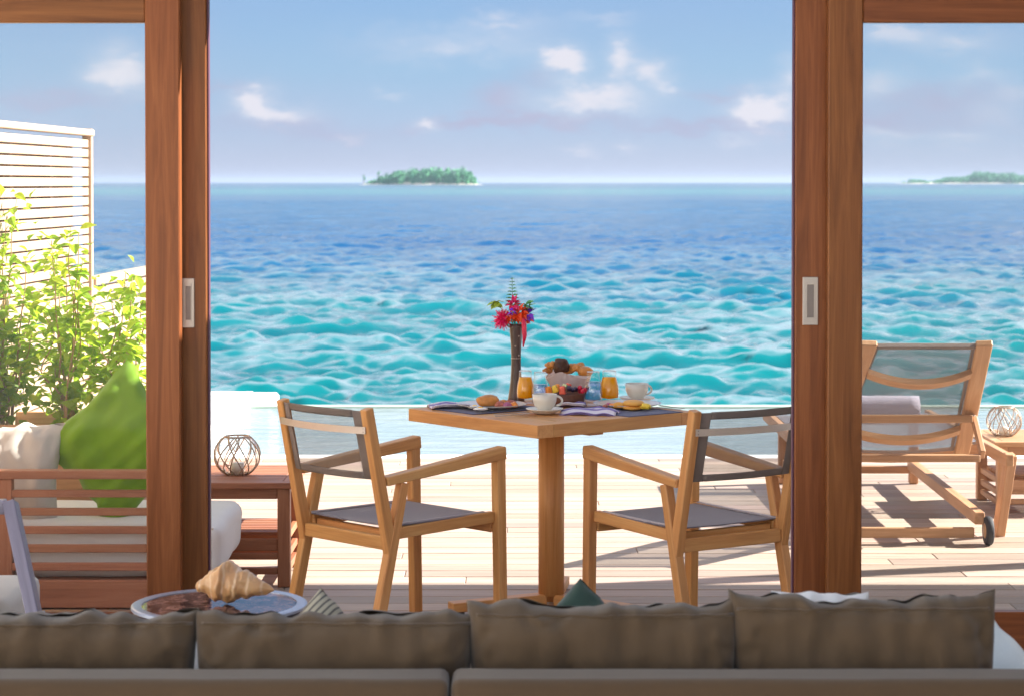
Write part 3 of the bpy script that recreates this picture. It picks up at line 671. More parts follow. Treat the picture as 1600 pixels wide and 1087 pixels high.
# ---------------------------------------------------------------- daybed with pillows
def daybed():
    Y = 8.10; root = empty('daybed', (-1.7, 8.45, 0), 0, 'low daybed with slatted reddish wood back seen through the left glass', 'daybed'); T = Matrix.Translation((1.7, -8.45, 0))
    def z(py): return at(0, py, Y).z
    def B(n, *a, m=M['red_wood'], **k):
        o = box(n, *a, m, root, **k); o.matrix_basis = T @ o.matrix_basis; return o
    x0, x1 = -2.02, -1.26
    x0 = -2.5
    B('top_rail', x0, x1, Y - .01, Y + .05, z(747.5), z(734.5), b=.003)
    for a, b in ((765, 776.5), (793.5, 805), (822, 833.5), (850.5, 862.5), (879, 891)): B('slat', x0 + .05, x1 - .05, Y, Y + .022, z(b), z(a), b=.002)
    B('lower_board', x0, x1, Y - .008, Y + .03, z(948.5), z(905.5), b=.003)
    xp = at(12, 780, Y).x
    for xa in (x0, xp - .035, x1 - .05): B('post', xa, xa + .05, Y - .004, Y + .045, z(905), z(748), b=.003)
    for xa, ya in ((-1.52, 8.14), (-2.05, 8.14), (-1.18, 8.72), (-2.4, 8.72)): B('leg', xa, xa + .05, ya, ya + .05, .002, .165, m=M['frame_wood'])
    B('seat_frame', x0 + .1, -1.12, Y + .04, 8.84, .115, .165)
    o = fin('mattress', roundbox_bm(1.44, .68, .195, .045, 4, 10, .006, 3), M['white_cloth'], root, Matrix.Translation((-1.785 + 1.7, 8.49 - 8.45, .265)), True)
    bm = tube_bm([(-1.09 + 1.7 - .005, y_, .345) for y_ in (-.29, -.1, .1, .29)], .0045, 6); fin('piping', bm, M['beige_cloth'], root)
daybed()
def pillow(name, loc, rot, w, h, t, m, label, cat='pillow', group=None, seed=0, wr=.012, pinch=.06, boxy=.5, n=34, ear=0, piping=None):
    Mx = Matrix.Translation(loc) @ Matrix.Rotation(rot[2], 4, 'Z') @ Matrix.Rotation(rot[0], 4, 'X') @ Matrix.Rotation(rot[1], 4, 'Y')
    bm = pillow_bm(w, h, t, seed, n, wr, pinch, boxy, ear); pp = []
    if piping:
        bm.verts.ensure_lookup_table(); best = {}
        for v in bm.verts:
            if v.co.y < -.01 and abs(v.co.x) < w * .487:
                k = round(v.co.x / w * 40); zt_ = h * piping
                if k not in best or abs(v.co.z - zt_) < abs(best[k].z - zt_): best[k] = v.co.copy()
        pp = [best[k] + Vector((0, -.0015, 0)) for k in sorted(best)]
    o = fin(name, bm, m, None, Mx, True)
    if pp: fin('piping', tube_bm(pp, .0034, 6), m, o, None, True)
    return tag(o, label, cat, group)
pillow('throw_pillow', at(188, 697, 8.42), (R(-8), R(47), R(-6)), .46, .46, .16, M['green_cloth'], 'lime green pillow standing on its corner on the daybed', seed=2, pinch=.12, boxy=.6, wr=.02)
pillow('throw_pillow', at(8, 742, 8.36), (R(-10), R(3), R(4)), .42, .40, .15, M['beige_cloth'], 'cream square pillow leaning on the daybed slats', seed=5, pinch=.10, boxy=.6, wr=.016)

# ---------------------------------------------------------------- lantern
M['rope'] = plain('bronze_wire_band', (.46, .35, .27), .4, .4)
def lantern(loc, r, label, rz=0):
    root = empty('globe_lantern', loc, rz, label, 'lantern', 'round wire bound glass lanterns')
    zc = r * .84
    prof = [(.0, .004)] + [(r * .97 * math.sin(a), zc - r * .93 * math.cos(a)) for a in [R(28) + (R(142) - R(28)) * k / 16 for k in range(17)]]
    prof2 = prof + [(p[0] - .003, p[1]) for p in prof[:0:-1]]
    lathe('glass_globe', prof2, M['glass'], root, seg=32)
    bm = bmesh.new(); rng = random.Random(4)
    a_top = R(148)
    for k in range(22):
        ph = k * math.pi / 11 + rng.uniform(-.25, .25); dr = 1 if k % 2 else -1; tw = rng.uniform(.7, 1.5) * dr; pts = []
        for i in range(15):
            a = R(27) + (a_top - R(27)) * i / 14; f = ph + tw * (i / 14)
            pts.append((r * math.sin(a) * math.cos(f), r * math.sin(a) * math.sin(f), zc - r * .955 * math.cos(a)))
        tube_bm(pts, r * .027, 6, bm)
    fin('wire_band', bm, M['rope'], root, smooth=True)
    for nm, a in (('top_ring', R(147)), ('base_ring', R(28))):
        fin(nm, tube_bm([(r * math.sin(a) * math.cos(t), r * math.sin(a) * math.sin(t), max(.005, zc - r * .955 * math.cos(a))) for t in [2 * math.pi * i / 28 for i in range(28)]], r * .04, 6, closed=True), M['rope'], root, smooth=True)
    lathe('candle', [(0, .006), (r * .3, .006), (r * .3, r * .5), (0, r * .5)], M['ceramic'], root)
    return root

# ---------------------------------------------------------------- slatted side tables
def side_table(name, x0, x1, y0, y1, zt, label, wood_):
    cx, cy = (x0 + x1) / 2, (y0 + y1) / 2; root = empty(name, (cx, cy, 0), 0, label, 'side table'); T = Matrix.Translation((-cx, -cy, 0))
    def B(n, *a, b=.003, parent=root):
        o = box(n, *a, wood_, parent, b=b); o.matrix_basis = T @ o.matrix_basis; return o
    n = 9; w = (y1 - y0 - .0) / n
    for i in range(n): B('top_slat', x0 + .052, x1 - .052, y0 + .05 + i * (y1 - y0 - .1) / n + .003, y0 + .05 + (i + 1) * (y1 - y0 - .1) / n - .003, zt - .018, zt)
    B('top_frame', x0, x1, y0, y0 + .05, zt - .024, zt + .001); B('top_frame', x0, x1, y1 - .05, y1, zt - .024, zt + .001)
    B('top_frame', x0, x0 + .05, y0 + .051, y1 - .051, zt - .024, zt + .001); B('top_frame', x1 - .05, x1, y0 + .051, y1 - .051, zt - .024, zt + .001)
    e = .02
    for xa in (x0 + e, x1 - e - .05):
        for ya in (y0 + e, y1 - e - .05): B('leg', xa, xa + .05, ya, ya + .05, .001, zt - .025)
    for ya in (y0 + e + .012, y1 - e - .037):
        B('apron', x0 + e + .051, x1 - e - .051, ya, ya + .022, zt - .068, zt - .026)
        B('shelf_rail', x0 + e + .051, x1 - e - .051, ya, ya + .022, zt * .43 - .036, zt * .43 + .012)
        B('lower_rail', x0 + e + .051, x1 - e - .051, ya, ya + .022, zt * .26, zt * .26 + .026); B('lower_rail', x0 + e + .051, x1 - e - .051, ya, ya + .022, zt * .12, zt * .12 + .026)
    for xa in (x0 + e + .012, x1 - e - .037):
        B('apron', xa, xa + .022, y0 + e + .051, y1 - e - .051, zt - .068, zt - .026)
        for f in (.43, .26, .12): B('side_rail', xa, xa + .022, y0 + e + .051, y1 - e - .051, zt * f - .012, zt * f + .016)
    for i in range(6):
        ya = y0 + .09 + i * (y1 - y0 - .18) / 6; B('shelf_slat', x0 + e + .04, x1 - e - .04, ya + .005, ya + (y1 - y0 - .18) / 6 - .006, zt * .43 + .018, zt * .43 + .03, b=.002)
    return root
xr_ = at(460, 750, 8.86).x
side_table('slatted_side_table', xr_ - .60, xr_, 8.86, 9.42, .42, 'reddish slatted side table between the daybed and left chair', M['red_wood'])
lantern((on(370, 741, .421).x, 9.12, .4215), .094, 'wire bound glass globe lantern beside the daybed')
side_table('slatted_side_table', 2.345, 2.95, 10.86, 11.42, .35, 'teak slatted side table right of the sun lounger', M['teak_bright'])
lantern((on(1577, 684, .351).x, 11.14, .3515), .086, 'wire bound glass globe lantern at the right edge', 1.1)

# ---------------------------------------------------------------- sun lounger
def lounger():
    root = empty('sun_lounger', (1.8, 10.9, 0), 0, 'teak sun lounger with raised grey mesh back and wheels', 'sun lounger'); T = Matrix.Translation((-1.8, -10.9, 0)); W_ = M['teak_bright']
    xc = 1.80
    def place(o): o.matrix_basis = T @ o.matrix_basis; return o
    def mir(p): return Vector((2 * xc - p[0], p[1], p[2]))
    top = at(1537, 541, 9.72); bot = at(1503, 704, 10.52); top = Vector(top); bot = Vector(bot)
    ax = (top - bot).normalized(); nrm = Vector((0, -ax.z, ax.y)).normalized()   # rear facing normal
    if nrm.y > 0: nrm = -nrm
    for s in (0, 1):
        a, b = (bot, top) if s == 0 else (mir(bot), mir(top))
        place(beam('back_post', a - ax * .06, b + ax * .03, .072, .03, W_, root, up=nrm, b=.005))
        hg = a.lerp(b, .38) + nrm * .022
        g = place(fin('hinge', box_bm(-.03, .03, -.018, .018, 0, .012, .003), M['steel'], root, Matrix.Translation(hg) @ nrm.to_track_quat('Z', 'X').to_matrix().to_4x4()))
        fin('hinge_pin', tube_bm([(-.0, -.024, .016), (0, .024, .016)], .009, 10), M['steel'], g, smooth=True)
    xr, xl_ = top.x - .03, mir(top).x + .03
    xrb, xlb = bot.x - .03, mir(bot).x + .03
    def bp(t, x): p = bot.lerp(top, t); return Vector((x, p.y, p.z))
    for t, hh in ((.78, .045), (.24, .045)):
        place(beam('back_crossbar', bp(t, mir(bot.lerp(top, t)).x + .035) + nrm * .012, bp(t, bot.lerp(top, t).x - .035) + nrm * .012, hh, .028, W_, root, up=nrm, bow=-ax * .05 + nrm * .05 if False else nrm * .045 - ax * .018))
    def sl(u, v):
        p = bot.lerp(top, v * 1.0); xa = mir(p).x + .03; xb = p.x - .03
        return Vector((xa + (xb - xa) * u, p.y, p.z)) - nrm * .006 + nrm * .02 * 4 * u * (1 - u)
    place(fin('back_sling', grid_bm(sl, 12, 20), M['sling_blue'], root, None, True))
    for u in (0.02, .965):
        def hm(a, b, u=u): return sl(u + a * .03 - .015, b) + nrm * .003
        place(fin('sling_hem', grid_bm(hm, 1, 20), M['sling_hem'], root))
    place(beam('top_bar', bp(1.0, mir(top).x + .036), bp(1.0, top.x - .036), .02, .024, M['sling_hem'], root, up=nrm))
    # prop frame that holds the back up
    h0 = bot.lerp(top, .38) + nrm * .04
    lo = at(1539, 706, 9.98)
    for f in (lambda p: Vector(p), mir):
        place(beam('prop_arm', f((h0.x + .015, h0.y, h0.z + .01)), f((lo.x - .01, lo.y, lo.z - .012)), .022, .045, W_, root, b=.003))
    zb = at(800, 715, 9.98).z; ra = lo.x - .024
    place(beam('prop_crossbar', (2 * xc - ra, 9.98, zb), (ra, 9.98, zb), .04, .032, W_, root))
    z2 = at(800, 655, 10.12).z; rb = h0.x - .0
    place(beam('prop_crossbar', (2 * xc - rb, 10.16, z2), (rb, 10.16, z2), .03, .036, W_, root))
    # bed frame
    for f in (lambda p: Vector(p), mir):
        place(beam('side_rail', f((2.235, 10.03, .363)), f((2.235, 12.02, .363)), .034, .055, W_, root))
        a = at(1580, 716, 10.06); b = at(1560, 838, 10.19)
        place(beam('rear_leg', f((b.x, b.y, .002)), f((a.x, 10.07, .388)), .045, .05, W_, root))
        place(beam('front_leg', f((2.15, 11.97, .002)), f((2.15, 11.97, .333)), .048, .048, W_, root))
        place(beam('base_rail', f((2.085, 9.955, .115)), f((2.135, 11.945, .105)), .045, .055, W_, root))
        w = place(lathe('wheel', [(0, -.016), (.058, -.016), (.064, -.010), (.064, .010), (.058, .016), (0, .016)], M['rubber'], root, Matrix.Translation(f((2.118, 9.93, .064))) @ Matrix.Rotation(R(90), 4, 'Y'), seg=32))
        lathe('hub', [(0, -.019), (.03, -.019), (.034, -.0165), (.034, .0165), (.03, .019), (0, .019)], W_, w, seg=20)
    za = at(800, 831, 9.96).z
    place(beam('rear_crossbar', (2 * xc - 2.06, 9.96, za), (2.06, 9.96, za), .03, .046, W_, root))
    place(beam('front_crossbar', (2 * xc - 2.125, 11.97, .075), (2.125, 11.97, .075), .03, .04, W_, root))
    place(beam('bed_crossbar', (2 * xc - 2.21, 10.62, .345), (2.21, 10.62, .345), .03, .055, W_, root, bow=(0, 0, -.035)))
    place(beam('bed_crossbar', (2 * xc - 2.21, 11.9, .345), (2.21, 11.9, .345), .03, .045, W_, root))
    place(fin('bed_sling', grid_bm(lambda u, v: Vector((2 * xc - 2.21 + u * (2.21 * 2 - 2 * xc), 10.6 + v * 1.33, .385 - .03 * 4 * u * (1 - u) * 1)), 12, 12), M['sling_blue'], root, None, True))
lounger()
def towel():
    bm = bmesh.new(); n = 60; R0 = .062; pts = []
    x0, x1 = 1.63, X(1428, 11.9)
    for i in range(n + 1):
        a = i / n * 6.283 * 2.6; r = .02 + (R0 - .02) * i / n; pts.append((r * math.cos(a), r * math.sin(a)))
    nx = 10
    V = [[bm.verts.new((x0 + (x1 - x0) * j / nx, p[0] + noise.noise(Vector((j, i * .3, 0))) * .002, p[1] + noise.noise(Vector((j, i * .3, 7))) * .003)) for j in range(nx + 1)] for i, p in enumerate(pts)]
    fs = []
    for i in range(n):
        for j in range(nx): fs.append(bm.faces.new((V[i][j], V[i][j + 1], V[i + 1][j + 1], V[i + 1][j])))
    bm.normal_update(); bmesh.ops.solidify(bm, geom=fs, thickness=.006)
    for v in bm.verts: v.co.z += .43; v.co.y += 11.75
    tag(fin('rolled_towel', bm, M['towel'], smooth=True), 'rolled lavender towel lying on the foot of the sun lounger', 'towel')
towel()

# ---------------------------------------------------------------- dining table
TC = Vector((.149, 8.466, 0)); TH = -1.6776 + math.pi / 4; TS = .774
def dining_table():
    root = empty('dining_table', TC, TH, 'square teak pedestal table set for breakfast', 'table'); h = TS / 2; fw = .075; t = .047; z1 = .75
    # frame boards butt joined so that one end grain shows at the near corner
    def B(n, x0, x1, y0, y1, za=z1 - t, zb=z1): return box(n, x0, x1, y0, y1, za, zb, M['teak'], root, b=.002)
    B('edge_board', -h, h, -h, -h + fw); B('edge_board', -h, h, h - fw, h)
    B('edge_board', -h, -h + fw, -h + fw + .0006, h - fw - .0006); B('edge_board', h - fw, h, -h + fw + .0006, h - fw - .0006)
    n = 8; w = (2 * (h - fw)) / n
    for i in range(n): B('top_slat', -h + fw + .001, h - fw - .001, -h + fw + i * w + .003, -h + fw + (i + 1) * w - .003, z1 - .024, z1 - .001)
    o = lathe('pedestal', [(0, .05), (.049, .05), (.049, z1 - t - .02), (0, z1 - t - .02)], M['teak'], root, seg=40)
    # turn the column so that its grain runs upwards
    o.data.transform(Matrix.Rotation(R(90), 4, 'Y')); o.matrix_basis = Matrix.Rotation(R(-90), 4, 'Y')
    B('top_brace', -.26, .26, -.035, .035, z1 - t - .025, z1 - t - .001); 
    for a in (0, 1, 2):
        a_ = R(203) - TH + a * R(120); d = Vector((math.cos(a_), math.sin(a_), 0))
        f = beam('foot', d * .03 + Vector((0, 0, .035)), d * .41 + Vector((0, 0, .032)), .06, .042, M['teak'], root, h1=.034)
        lathe('glide', [(0, 0), (.015, 0), (.015, .012), (0, .012)], M['rubber'], f, f.matrix_basis.inverted() @ Matrix.Translation(d * .37 + Vector((0, 0, .002))), seg=12)
dining_table()

# ---------------------------------------------------------------- dining chairs
def chair(label):
    root = empty('dining_armchair', (0, 0, 0), 0, label, 'chair', 'teak armchairs drawn up to the breakfast table'); m = M['teak']
    w, a, b, lean, zt, az, ab, sz, kz = .231, .242, .262, .108, .845, .645, .592, .428, .372
    fz = (0, 0, 1)
    def post_x(z): return -b - lean * (z - kz) / (zt - kz)
    for s in (-1, 1):
        y = s * w
        l = beam('front_leg', (a + .012, y, .008), (a, y, az - .012), .036, .040, m, root, up=(1, 0, 0), w1=.036, h1=.042)
        lathe('glide', [(0, 0), (.012, 0), (.012, .008), (0, .008)], M['rubber'], l, l.matrix_basis.inverted() @ Matrix.Translation((a + .012, y, .0005)), seg=12)
        l = beam('rear_leg', (-b - .085, y, .004), (-b + .052, y, ab - .012), .036, .042, m, root, up=(1, 0, 0), w1=.034, h1=.036)
        beam('back_post', (-b - .003, y * .998, kz - .03), (post_x(zt), y * .998, zt), .033, .042, m, root, up=(1, 0, 0), h1=.036)
        beam('armrest', (post_x(ab) + .018, y * 1.0, ab), (a + .022, y, az), .046, .030, m, root, h1=.046, b=.004)
        beam('seat_rail', (-b + .01, y * .94, sz - .022), (a - .018, y * .94, sz - .012), .026, .040, m, root)
    beam('rear_stretcher', (-b - .012, -w + .018, kz + .005), (-b - .012, w - .018, kz + .005), .026, .046, m, root)
    beam('front_rail', (a - .01, -w + .018, sz - .05), (a - .01, w - .018, sz - .05), .024, .036, m, root)
    beam('seat_cross_rail', (-b + .03, -w + .03, sz - .03), (-b + .03, w - .03, sz - .03), .022, .034, m, root)
    def seat(u, v):
        x = -b + .006 + u * (a + b - .03); y = (v * 2 - 1) * (w - .006)
        return Vector((x, y, sz + .0055 - .014 * math.sin(math.pi * v) * math.sin(math.pi * min(1, u + .05)) + (-.012 * max(0, (u - .93) / .07) ** 2)))
    st = fin('seat_sling', grid_bm(seat, 20, 12, thick=.003), M['sling_seat'], root, None, True)
    for v in (.03, .97): fin('seat_hem', tube_bm([seat(k / 14, v) + Vector((0, 0, .003)) for k in range(15)], .0045, 6), M['seat_piping'], st, smooth=True)
    zb = .602
    def back(u, v):
        z = zb + v * (zt - .008 - zb); y = (u * 2 - 1) * (w - .012)
        return Vector((post_x(z) - .004 - .032 * (1 - (2 * u - 1) ** 2), y, z))
    bs = fin('back_sling', grid_bm(back, 16, 8), M['sling'], root, None, True)
    def strip(u0, u1, v0, v1, off): return grid_bm(lambda p, q: back(u0 + (u1 - u0) * p, v0 + (v1 - v0) * q) + Vector((off, 0, 0)), 14, 4, thick=.0015)
    for u0, u1 in ((.0, .10), (.90, 1.0)): fin('side_hem', strip(u0, u1, -.012, 1.0, -.004), M['sling_hem'], bs, smooth=True)
    fin('top_hem', strip(.10, .90, .90, 1.01, -.003), M['sling_hem2'], bs, smooth=True); fin('bottom_hem', strip(.10, .90, -.012, .09, -.003), M['sling_hem2'], bs, smooth=True)
    zs = .772; n = 16; bm = bmesh.new(); V = []
    for k in range(n + 1):
        u = k / n; y = (u * 2 - 1) * (w + .002); x = post_x(zs) - .024 - .038 * (1 - (2 * u - 1) ** 2)
        V.append([bm.verts.new((x + dx, y, zs + dz)) for dx, dz in ((-.002, -.012), (.002, -.012), (.002, .012), (-.002, .012))])
    for p, q in zip(V, V[1:]):
        for k in range(4): bm.faces.new((p[k], p[(k + 1) % 4], q[(k + 1) % 4], q[k]))
    bm.faces.new(V[0]); bm.faces.new(V[-1])
    sp = fin('back_strap', bm, M['strap'], root)
    for s in (-1, 1):
        for dz in (-.006, .006): lathe('screw', [(0, .0), (.0028, 0), (.0022, .002), (0, .0024)], M['steel_dark'], sp, Matrix.Translation((post_x(zs) - .0265, s * (w - .006), zs + dz)) @ Matrix.Rotation(R(-90), 4, 'Y'), seg=8)
    return root
M['seat_piping'] = fabric('seat_piping_cloth', (.50, .44, .46)); M['sling_hem2'] = mesh_cloth('double_mesh_hem', (.21, .17, .15), .12)
ch = chair('left teak armchair with grey mesh sling, back to the daybed')
ch.matrix_basis = Matrix.Translation((-.3836, 7.993, 0)) @ Matrix.Rotation(.7614, 4, 'Z')
ch2 = copy_tree(ch); tag(ch2, 'right teak armchair with grey mesh sling, partly behind the door stile')
ch2.matrix_basis = Matrix.Translation((.6076, 7.939, 0)) @ Matrix.Rotation(2.1445, 4, 'Z')

# ---------------------------------------------------------------- things on the table
ZT = .7505
def striped(name, base, stripe, scale, axis='X'):
    m, nt, b, out = mat(name); L = nt.links.new; tc = nd(nt, 'ShaderNodeTexCoord')
    w = nd(nt, 'ShaderNodeTexWave', wave_type='BANDS', bands_direction=axis, i_Scale=scale, i_Distortion=.2); L(tc.outputs['Object'], w.inputs['Vector'])
    r = nd(nt, 'ShaderNodeMapRange'); r.inputs[1].default_value = .62; r.inputs[2].default_value = .8; L(w.outputs['Fac'], r.inputs[0])
    L(mixc(nt, r.outputs[0], base, stripe), b.inputs['Base Color']); b.inputs['Roughness'].default_value = .85
    n2 = nd(nt, 'ShaderNodeTexNoise', i_Scale=400.0); L(tc.outputs['Object'], n2.inputs['Vector']); bump(nt, b, n2.outputs[0], .0006); return m
M['napkin'] = striped('striped_napkin', (.72, .66, .72), (.22, .17, .42), 9, 'Y')
M['mat_navy'] = fabric('navy_woven_mat', (.055, .065, .16), weave=1400)
M['bread'] = plain('baked_crust', (.60, .24, .05), .38, var=.55, vscale=28, bmp=.003, bscale=60, sss=.1)
M['bread_dark'] = plain('chocolate_crust', (.075, .028, .012), .6, var=.5, vscale=60, bmp=.004, bscale=90)
def juice():
    m, nt, b, out = mat('orange_juice'); b.inputs['Base Color'].default_value = (1, .56, .0, 1); b.inputs['Roughness'].default_value = .3; b.inputs['Specular IOR Level'].default_value = .1
    t = nd(nt, 'ShaderNodeBsdfTranslucent'); t.inputs[0].default_value = (1, .60, .0, 1); mx = nd(nt, 'ShaderNodeMixShader'); mx.inputs[0].default_value = .5
    nt.links.new(b.outputs[0], mx.inputs[1]); nt.links.new(t.outputs[0], mx.inputs[2]); nt.links.new(mx.outputs[0], out.inputs[0]); return m
M['juice'] = juice()
M['dark_wood'] = wood('walnut_bowl_wood', (.10, .035, .015), (.17, .06, .03), (.24, .1, .05), .4)
def food(name, c, rough=.4, var=.15): M[name] = plain(name, c, rough, var=var, vscale=40, sss=.15, bmp=.001, bscale=80)
food('yolk', (.95, .50, .03), .25); food('egg_white', (.85, .82, .76), .35); food('pineapple', (.90, .62, .06)); food('melon_red', (.85, .13, .07)); food('melon_green', (.62, .70, .35)); food('papaya', (.92, .30, .05))
food('berry_dark', (.03, .02, .06)); food('berry_red', (.55, .01, .04)); food('pancake', (.80, .38, .06), .6); food('meat', (.42, .12, .08)); food('onion', (.45, .12, .22))
def placemat(cx, cy, rz, label, w=.36, d=.27):
    o = fin('placemat', box_bm(-w / 2, w / 2, -d / 2, d / 2, 0, .002, .0007), M['mat_navy'], None, Matrix.Translation((cx, cy, ZT + .0002)) @ Matrix.Rotation(rz, 4, 'Z')); tag(o, label, 'placemat', 'navy placemats on the dining table')
ex = Vector((math.cos(TH), math.sin(TH))); ey = Vector((-math.sin(TH), math.cos(TH)))
def tl(u, v): q = Vector((TC.x, TC.y)) + ex * u + ey * v; return q.x, q.y
# local -x side faces the left chair (ex points right-down), find mat places beside each chair
placemat(*tl(-.18, -.16), TH + R(90), 'navy woven placemat under the left breakfast plate')
placemat(*tl(.20, .19), TH + R(0), 'navy woven placemat under the right breakfast plate')
def plate(c, r, label, name='plate', z=ZT + .0028):
    root = tag(lathe(name, [(0, .0), (r * .55, .0), (r * .6, .004), (r * .93, .013), (r, .0165), (r, .0185), (r * .92, .016), (r * .6, .0075), (0, .006)], M['plate'] if name == 'plate' else M['ceramic'], None, Matrix.Translation((c[0], c[1], z)), seg=40), label, name); return root
pl = on(768, 638, ZT); plate((pl.x, pl.y), .136, 'round grey plate of bread, eggs and sausages on the left mat')
pr = on(980, 637, ZT); plate((pr.x, pr.y), .13, 'round grey plate of pancakes on the right mat')
def lump(name, c, sx, sy, sz, m, label, cat, rz=0, seed=0, rough=.12, group=None):
    bm = bmesh.new(); bmesh.ops.create_icosphere(bm, subdivisions=3, radius=1)
    for v in bm.verts:
        k = 1 + rough * noise.fractal(v.co * 1.6 + Vector((seed * 3.1, 0, 0)), 1, 2, 3); v.co = Vector((v.co.x * sx, v.co.y * sy, max(v.co.z, -.75) * sz)) * k
    o = fin(name, bm, m, None, Matrix.Translation((c[0], c[1], c[2] + sz * .74)) @ Matrix.Rotation(rz, 4, 'Z'), True); return tag(o, label, cat, group)
def croissant(c, s, rz, label, m=None, ry=0):
    m = m or M['bread']; bm = bmesh.new(); n = 26; pts = []; rr = []
    for i in range(n + 1):
        t = i / n * 2 - 1; a = t * 1.25; pts.append((s * .75 * math.sin(a), s * .75 * (1 - math.cos(a)), s * .3)); rr.append(s * (.08 + .27 * (1 - t * t) ** .8) * (1 + .13 * math.cos(t * 19)))
    tube_bm(pts, rr, 12, bm); o = fin('croissant', bm, m, None, Matrix.Translation(c) @ Matrix.Rotation(rz, 4, 'Z') @ Matrix.Rotation(ry, 4, 'X'), True); return tag(o, label, 'pastry', 'pastries on the breakfast table')
zp = ZT + .011
# left plate
q = on(762, 633, zp + .0); lump('bread_roll', (q.x, q.y + .0, zp), .047, .032, .024, M['bread'], 'golden bread roll on the left plate', 'bread', .3, 1)
for k, (px, py, lb) in enumerate(((742, 637, 'fried egg nearer the rim of the left plate'), (751, 640, 'fried egg closest to the viewer on the left plate'))):
    q = on(px, py, zp); o = lump('fried_egg', (q.x, q.y, zp), .027, .024, .006, M['egg_white'], lb, 'egg', 0, k + 4, .2)
    lump_m = bmesh.new(); bmesh.ops.create_icosphere(lump_m, subdivisions=2, radius=.011); fin('yolk', lump_m, M['yolk'], o, Matrix.Translation((0, 0, .0035)) @ Matrix.Diagonal((1, 1, .5, 1)), True)
for k, (px, py, mm, lb) in enumerate(((782, 636, 'meat', 'browned sausage in the middle of the left plate'), (793, 637, 'onion', 'purple onion slice on the left plate'), (803, 636, 'papaya', 'roast potato at the right of the left plate'), (788, 633, 'bread', 'small toast piece behind the sausages'), (798, 633, 'meat', 'browned sausage at the far side of the left plate'))):
    q = on(px, py, zp); lump('breakfast_piece', (q.x, q.y, zp), .022, .014, .013, M[mm], lb, 'food', k * .9, k + 11, .25)
# right plate
for k, (px, py, dz, lb) in enumerate(((988, 637, 0, 'pancake at the bottom of the stack on the right plate'), (990, 637, .014, 'pancake on top of the stack on the right plate'))):
    q = on(px, py, zp); bm = bmesh.new(); lathe_bm([(0, 0), (.036, 0), (.041, .005), (.036, .011), (0, .012)], 24, bm); tag(fin('pancake', bm, M['pancake'], None, Matrix.Translation((q.x, q.y, zp + dz)) @ Matrix.Rotation(R(6), 4, 'X'), True), lb, 'pancake')
for k, (px, py, mm, lb, s) in enumerate(((968, 637, 'pancake', 'rolled pancake left of the pancake stack', .026), (957, 636, 'papaya', 'orange fruit wedge on the right plate', .018), (946, 637, 'meat', 'dark sausage at the left of the right plate', .018), (951, 633, 'onion', 'purple garnish on the right plate', .014), (1008, 638, 'pineapple', 'flat yellow fruit slice at the right of the right plate', .024))):
    q = on(px, py, zp); lump('breakfast_piece', (q.x, q.y, zp), s, s * .6, s * .5, M[mm], lb, 'food', k * .7, k + 31, .2)
def napkin(cx, cy, w, d, rz, label, seed):
    def f(u, v):
        x = (u - .5) * w; y = (v - .5) * d
        return Vector((x, y, .012 + .007 * math.sin(v * 9 + seed) + .008 * noise.noise(Vector((x * 18, y * 18, seed))) - .008 * (abs(u - .5) * 2) ** 4))
    bm = grid_bm(f, 26, 14, thick=.004)
    g = grid_bm(lambda u, v: f(u, v) + Vector((.006 * (v - .5), .004, -.006)), 26, 14, thick=.003); me = bpy.data.meshes.new('t'); g.to_mesh(me); g.free(); bm.from_mesh(me); bpy.data.meshes.remove(me)
    tag(fin('folded_napkin', bm, M['napkin'], None, Matrix.Translation((cx, cy, ZT + .004)) @ Matrix.Rotation(rz, 4, 'Z'), True), label, 'napkin', 'striped napkins on the dining table')
q = on(703, 637, ZT); napkin(q.x, q.y, .155, .13, R(14), 'striped lilac napkin at the left corner of the table', 1)
q = on(921, 646, ZT); napkin(q.x, q.y, .21, .11, R(-12), 'striped lilac napkin hanging near the front corner, right of the cup', 4)
q = on(893, 637, ZT); napkin(q.x, q.y + .05, .11, .09, R(-5), 'small folded napkin below the fruit bowl', 7)
def cutlery(px0, py0, px1, py1, kind, label):
    a = on(px0, py0, ZT + .006); b = on(px1, py1, ZT + .006); a.z = b.z = ZT + .0095; d = (b - a).normalized(); n = Vector((-d.y, d.x, 0)); bm = bmesh.new(); L = (b - a).length; pr = []
    for i in range(13):
        t = i / 12
        w = .0045 if t < .5 else (.003 if t < .7 else (.009 if kind == 'knife' else .010)) * math.sin(math.pi * min(1, (t - .62) / .42)) + .002 if t >= .7 else .003
        w = .0048 - .002 * t if t < .65 else (.0035 + .0075 * math.sin(math.pi * (t - .65) / .36))
        p = a + d * L * t; pr.append([bm.verts.new(p + n * w * s + Vector((0, 0, h))) for s, h in ((-1, -.001), (1, -.001), (1, .001), (-1, .001))])
    for p, q in zip(pr, pr[1:]):
        for k in range(4): bm.faces.new((p[k], p[(k + 1) % 4], q[(k + 1) % 4], q[k]))
    bm.faces.new(pr[0]); bm.faces.new(pr[-1]); tag(fin(kind, bm, M['steel'], smooth=False), label, 'cutlery')
cutlery(772, 648.5, 826, 644, 'fork', 'steel fork lying in front of the left plate, farther one'); cutlery(774, 651, 828, 646.5, 'knife', 'steel knife lying in front of the left plate, nearest the edge')
cutlery(1069, 639, 1030, 634, 'fork', 'steel fork at the right corner of the table'); cutlery(1064, 641, 1026, 637, 'knife', 'steel knife at the right corner, nearer the edge')
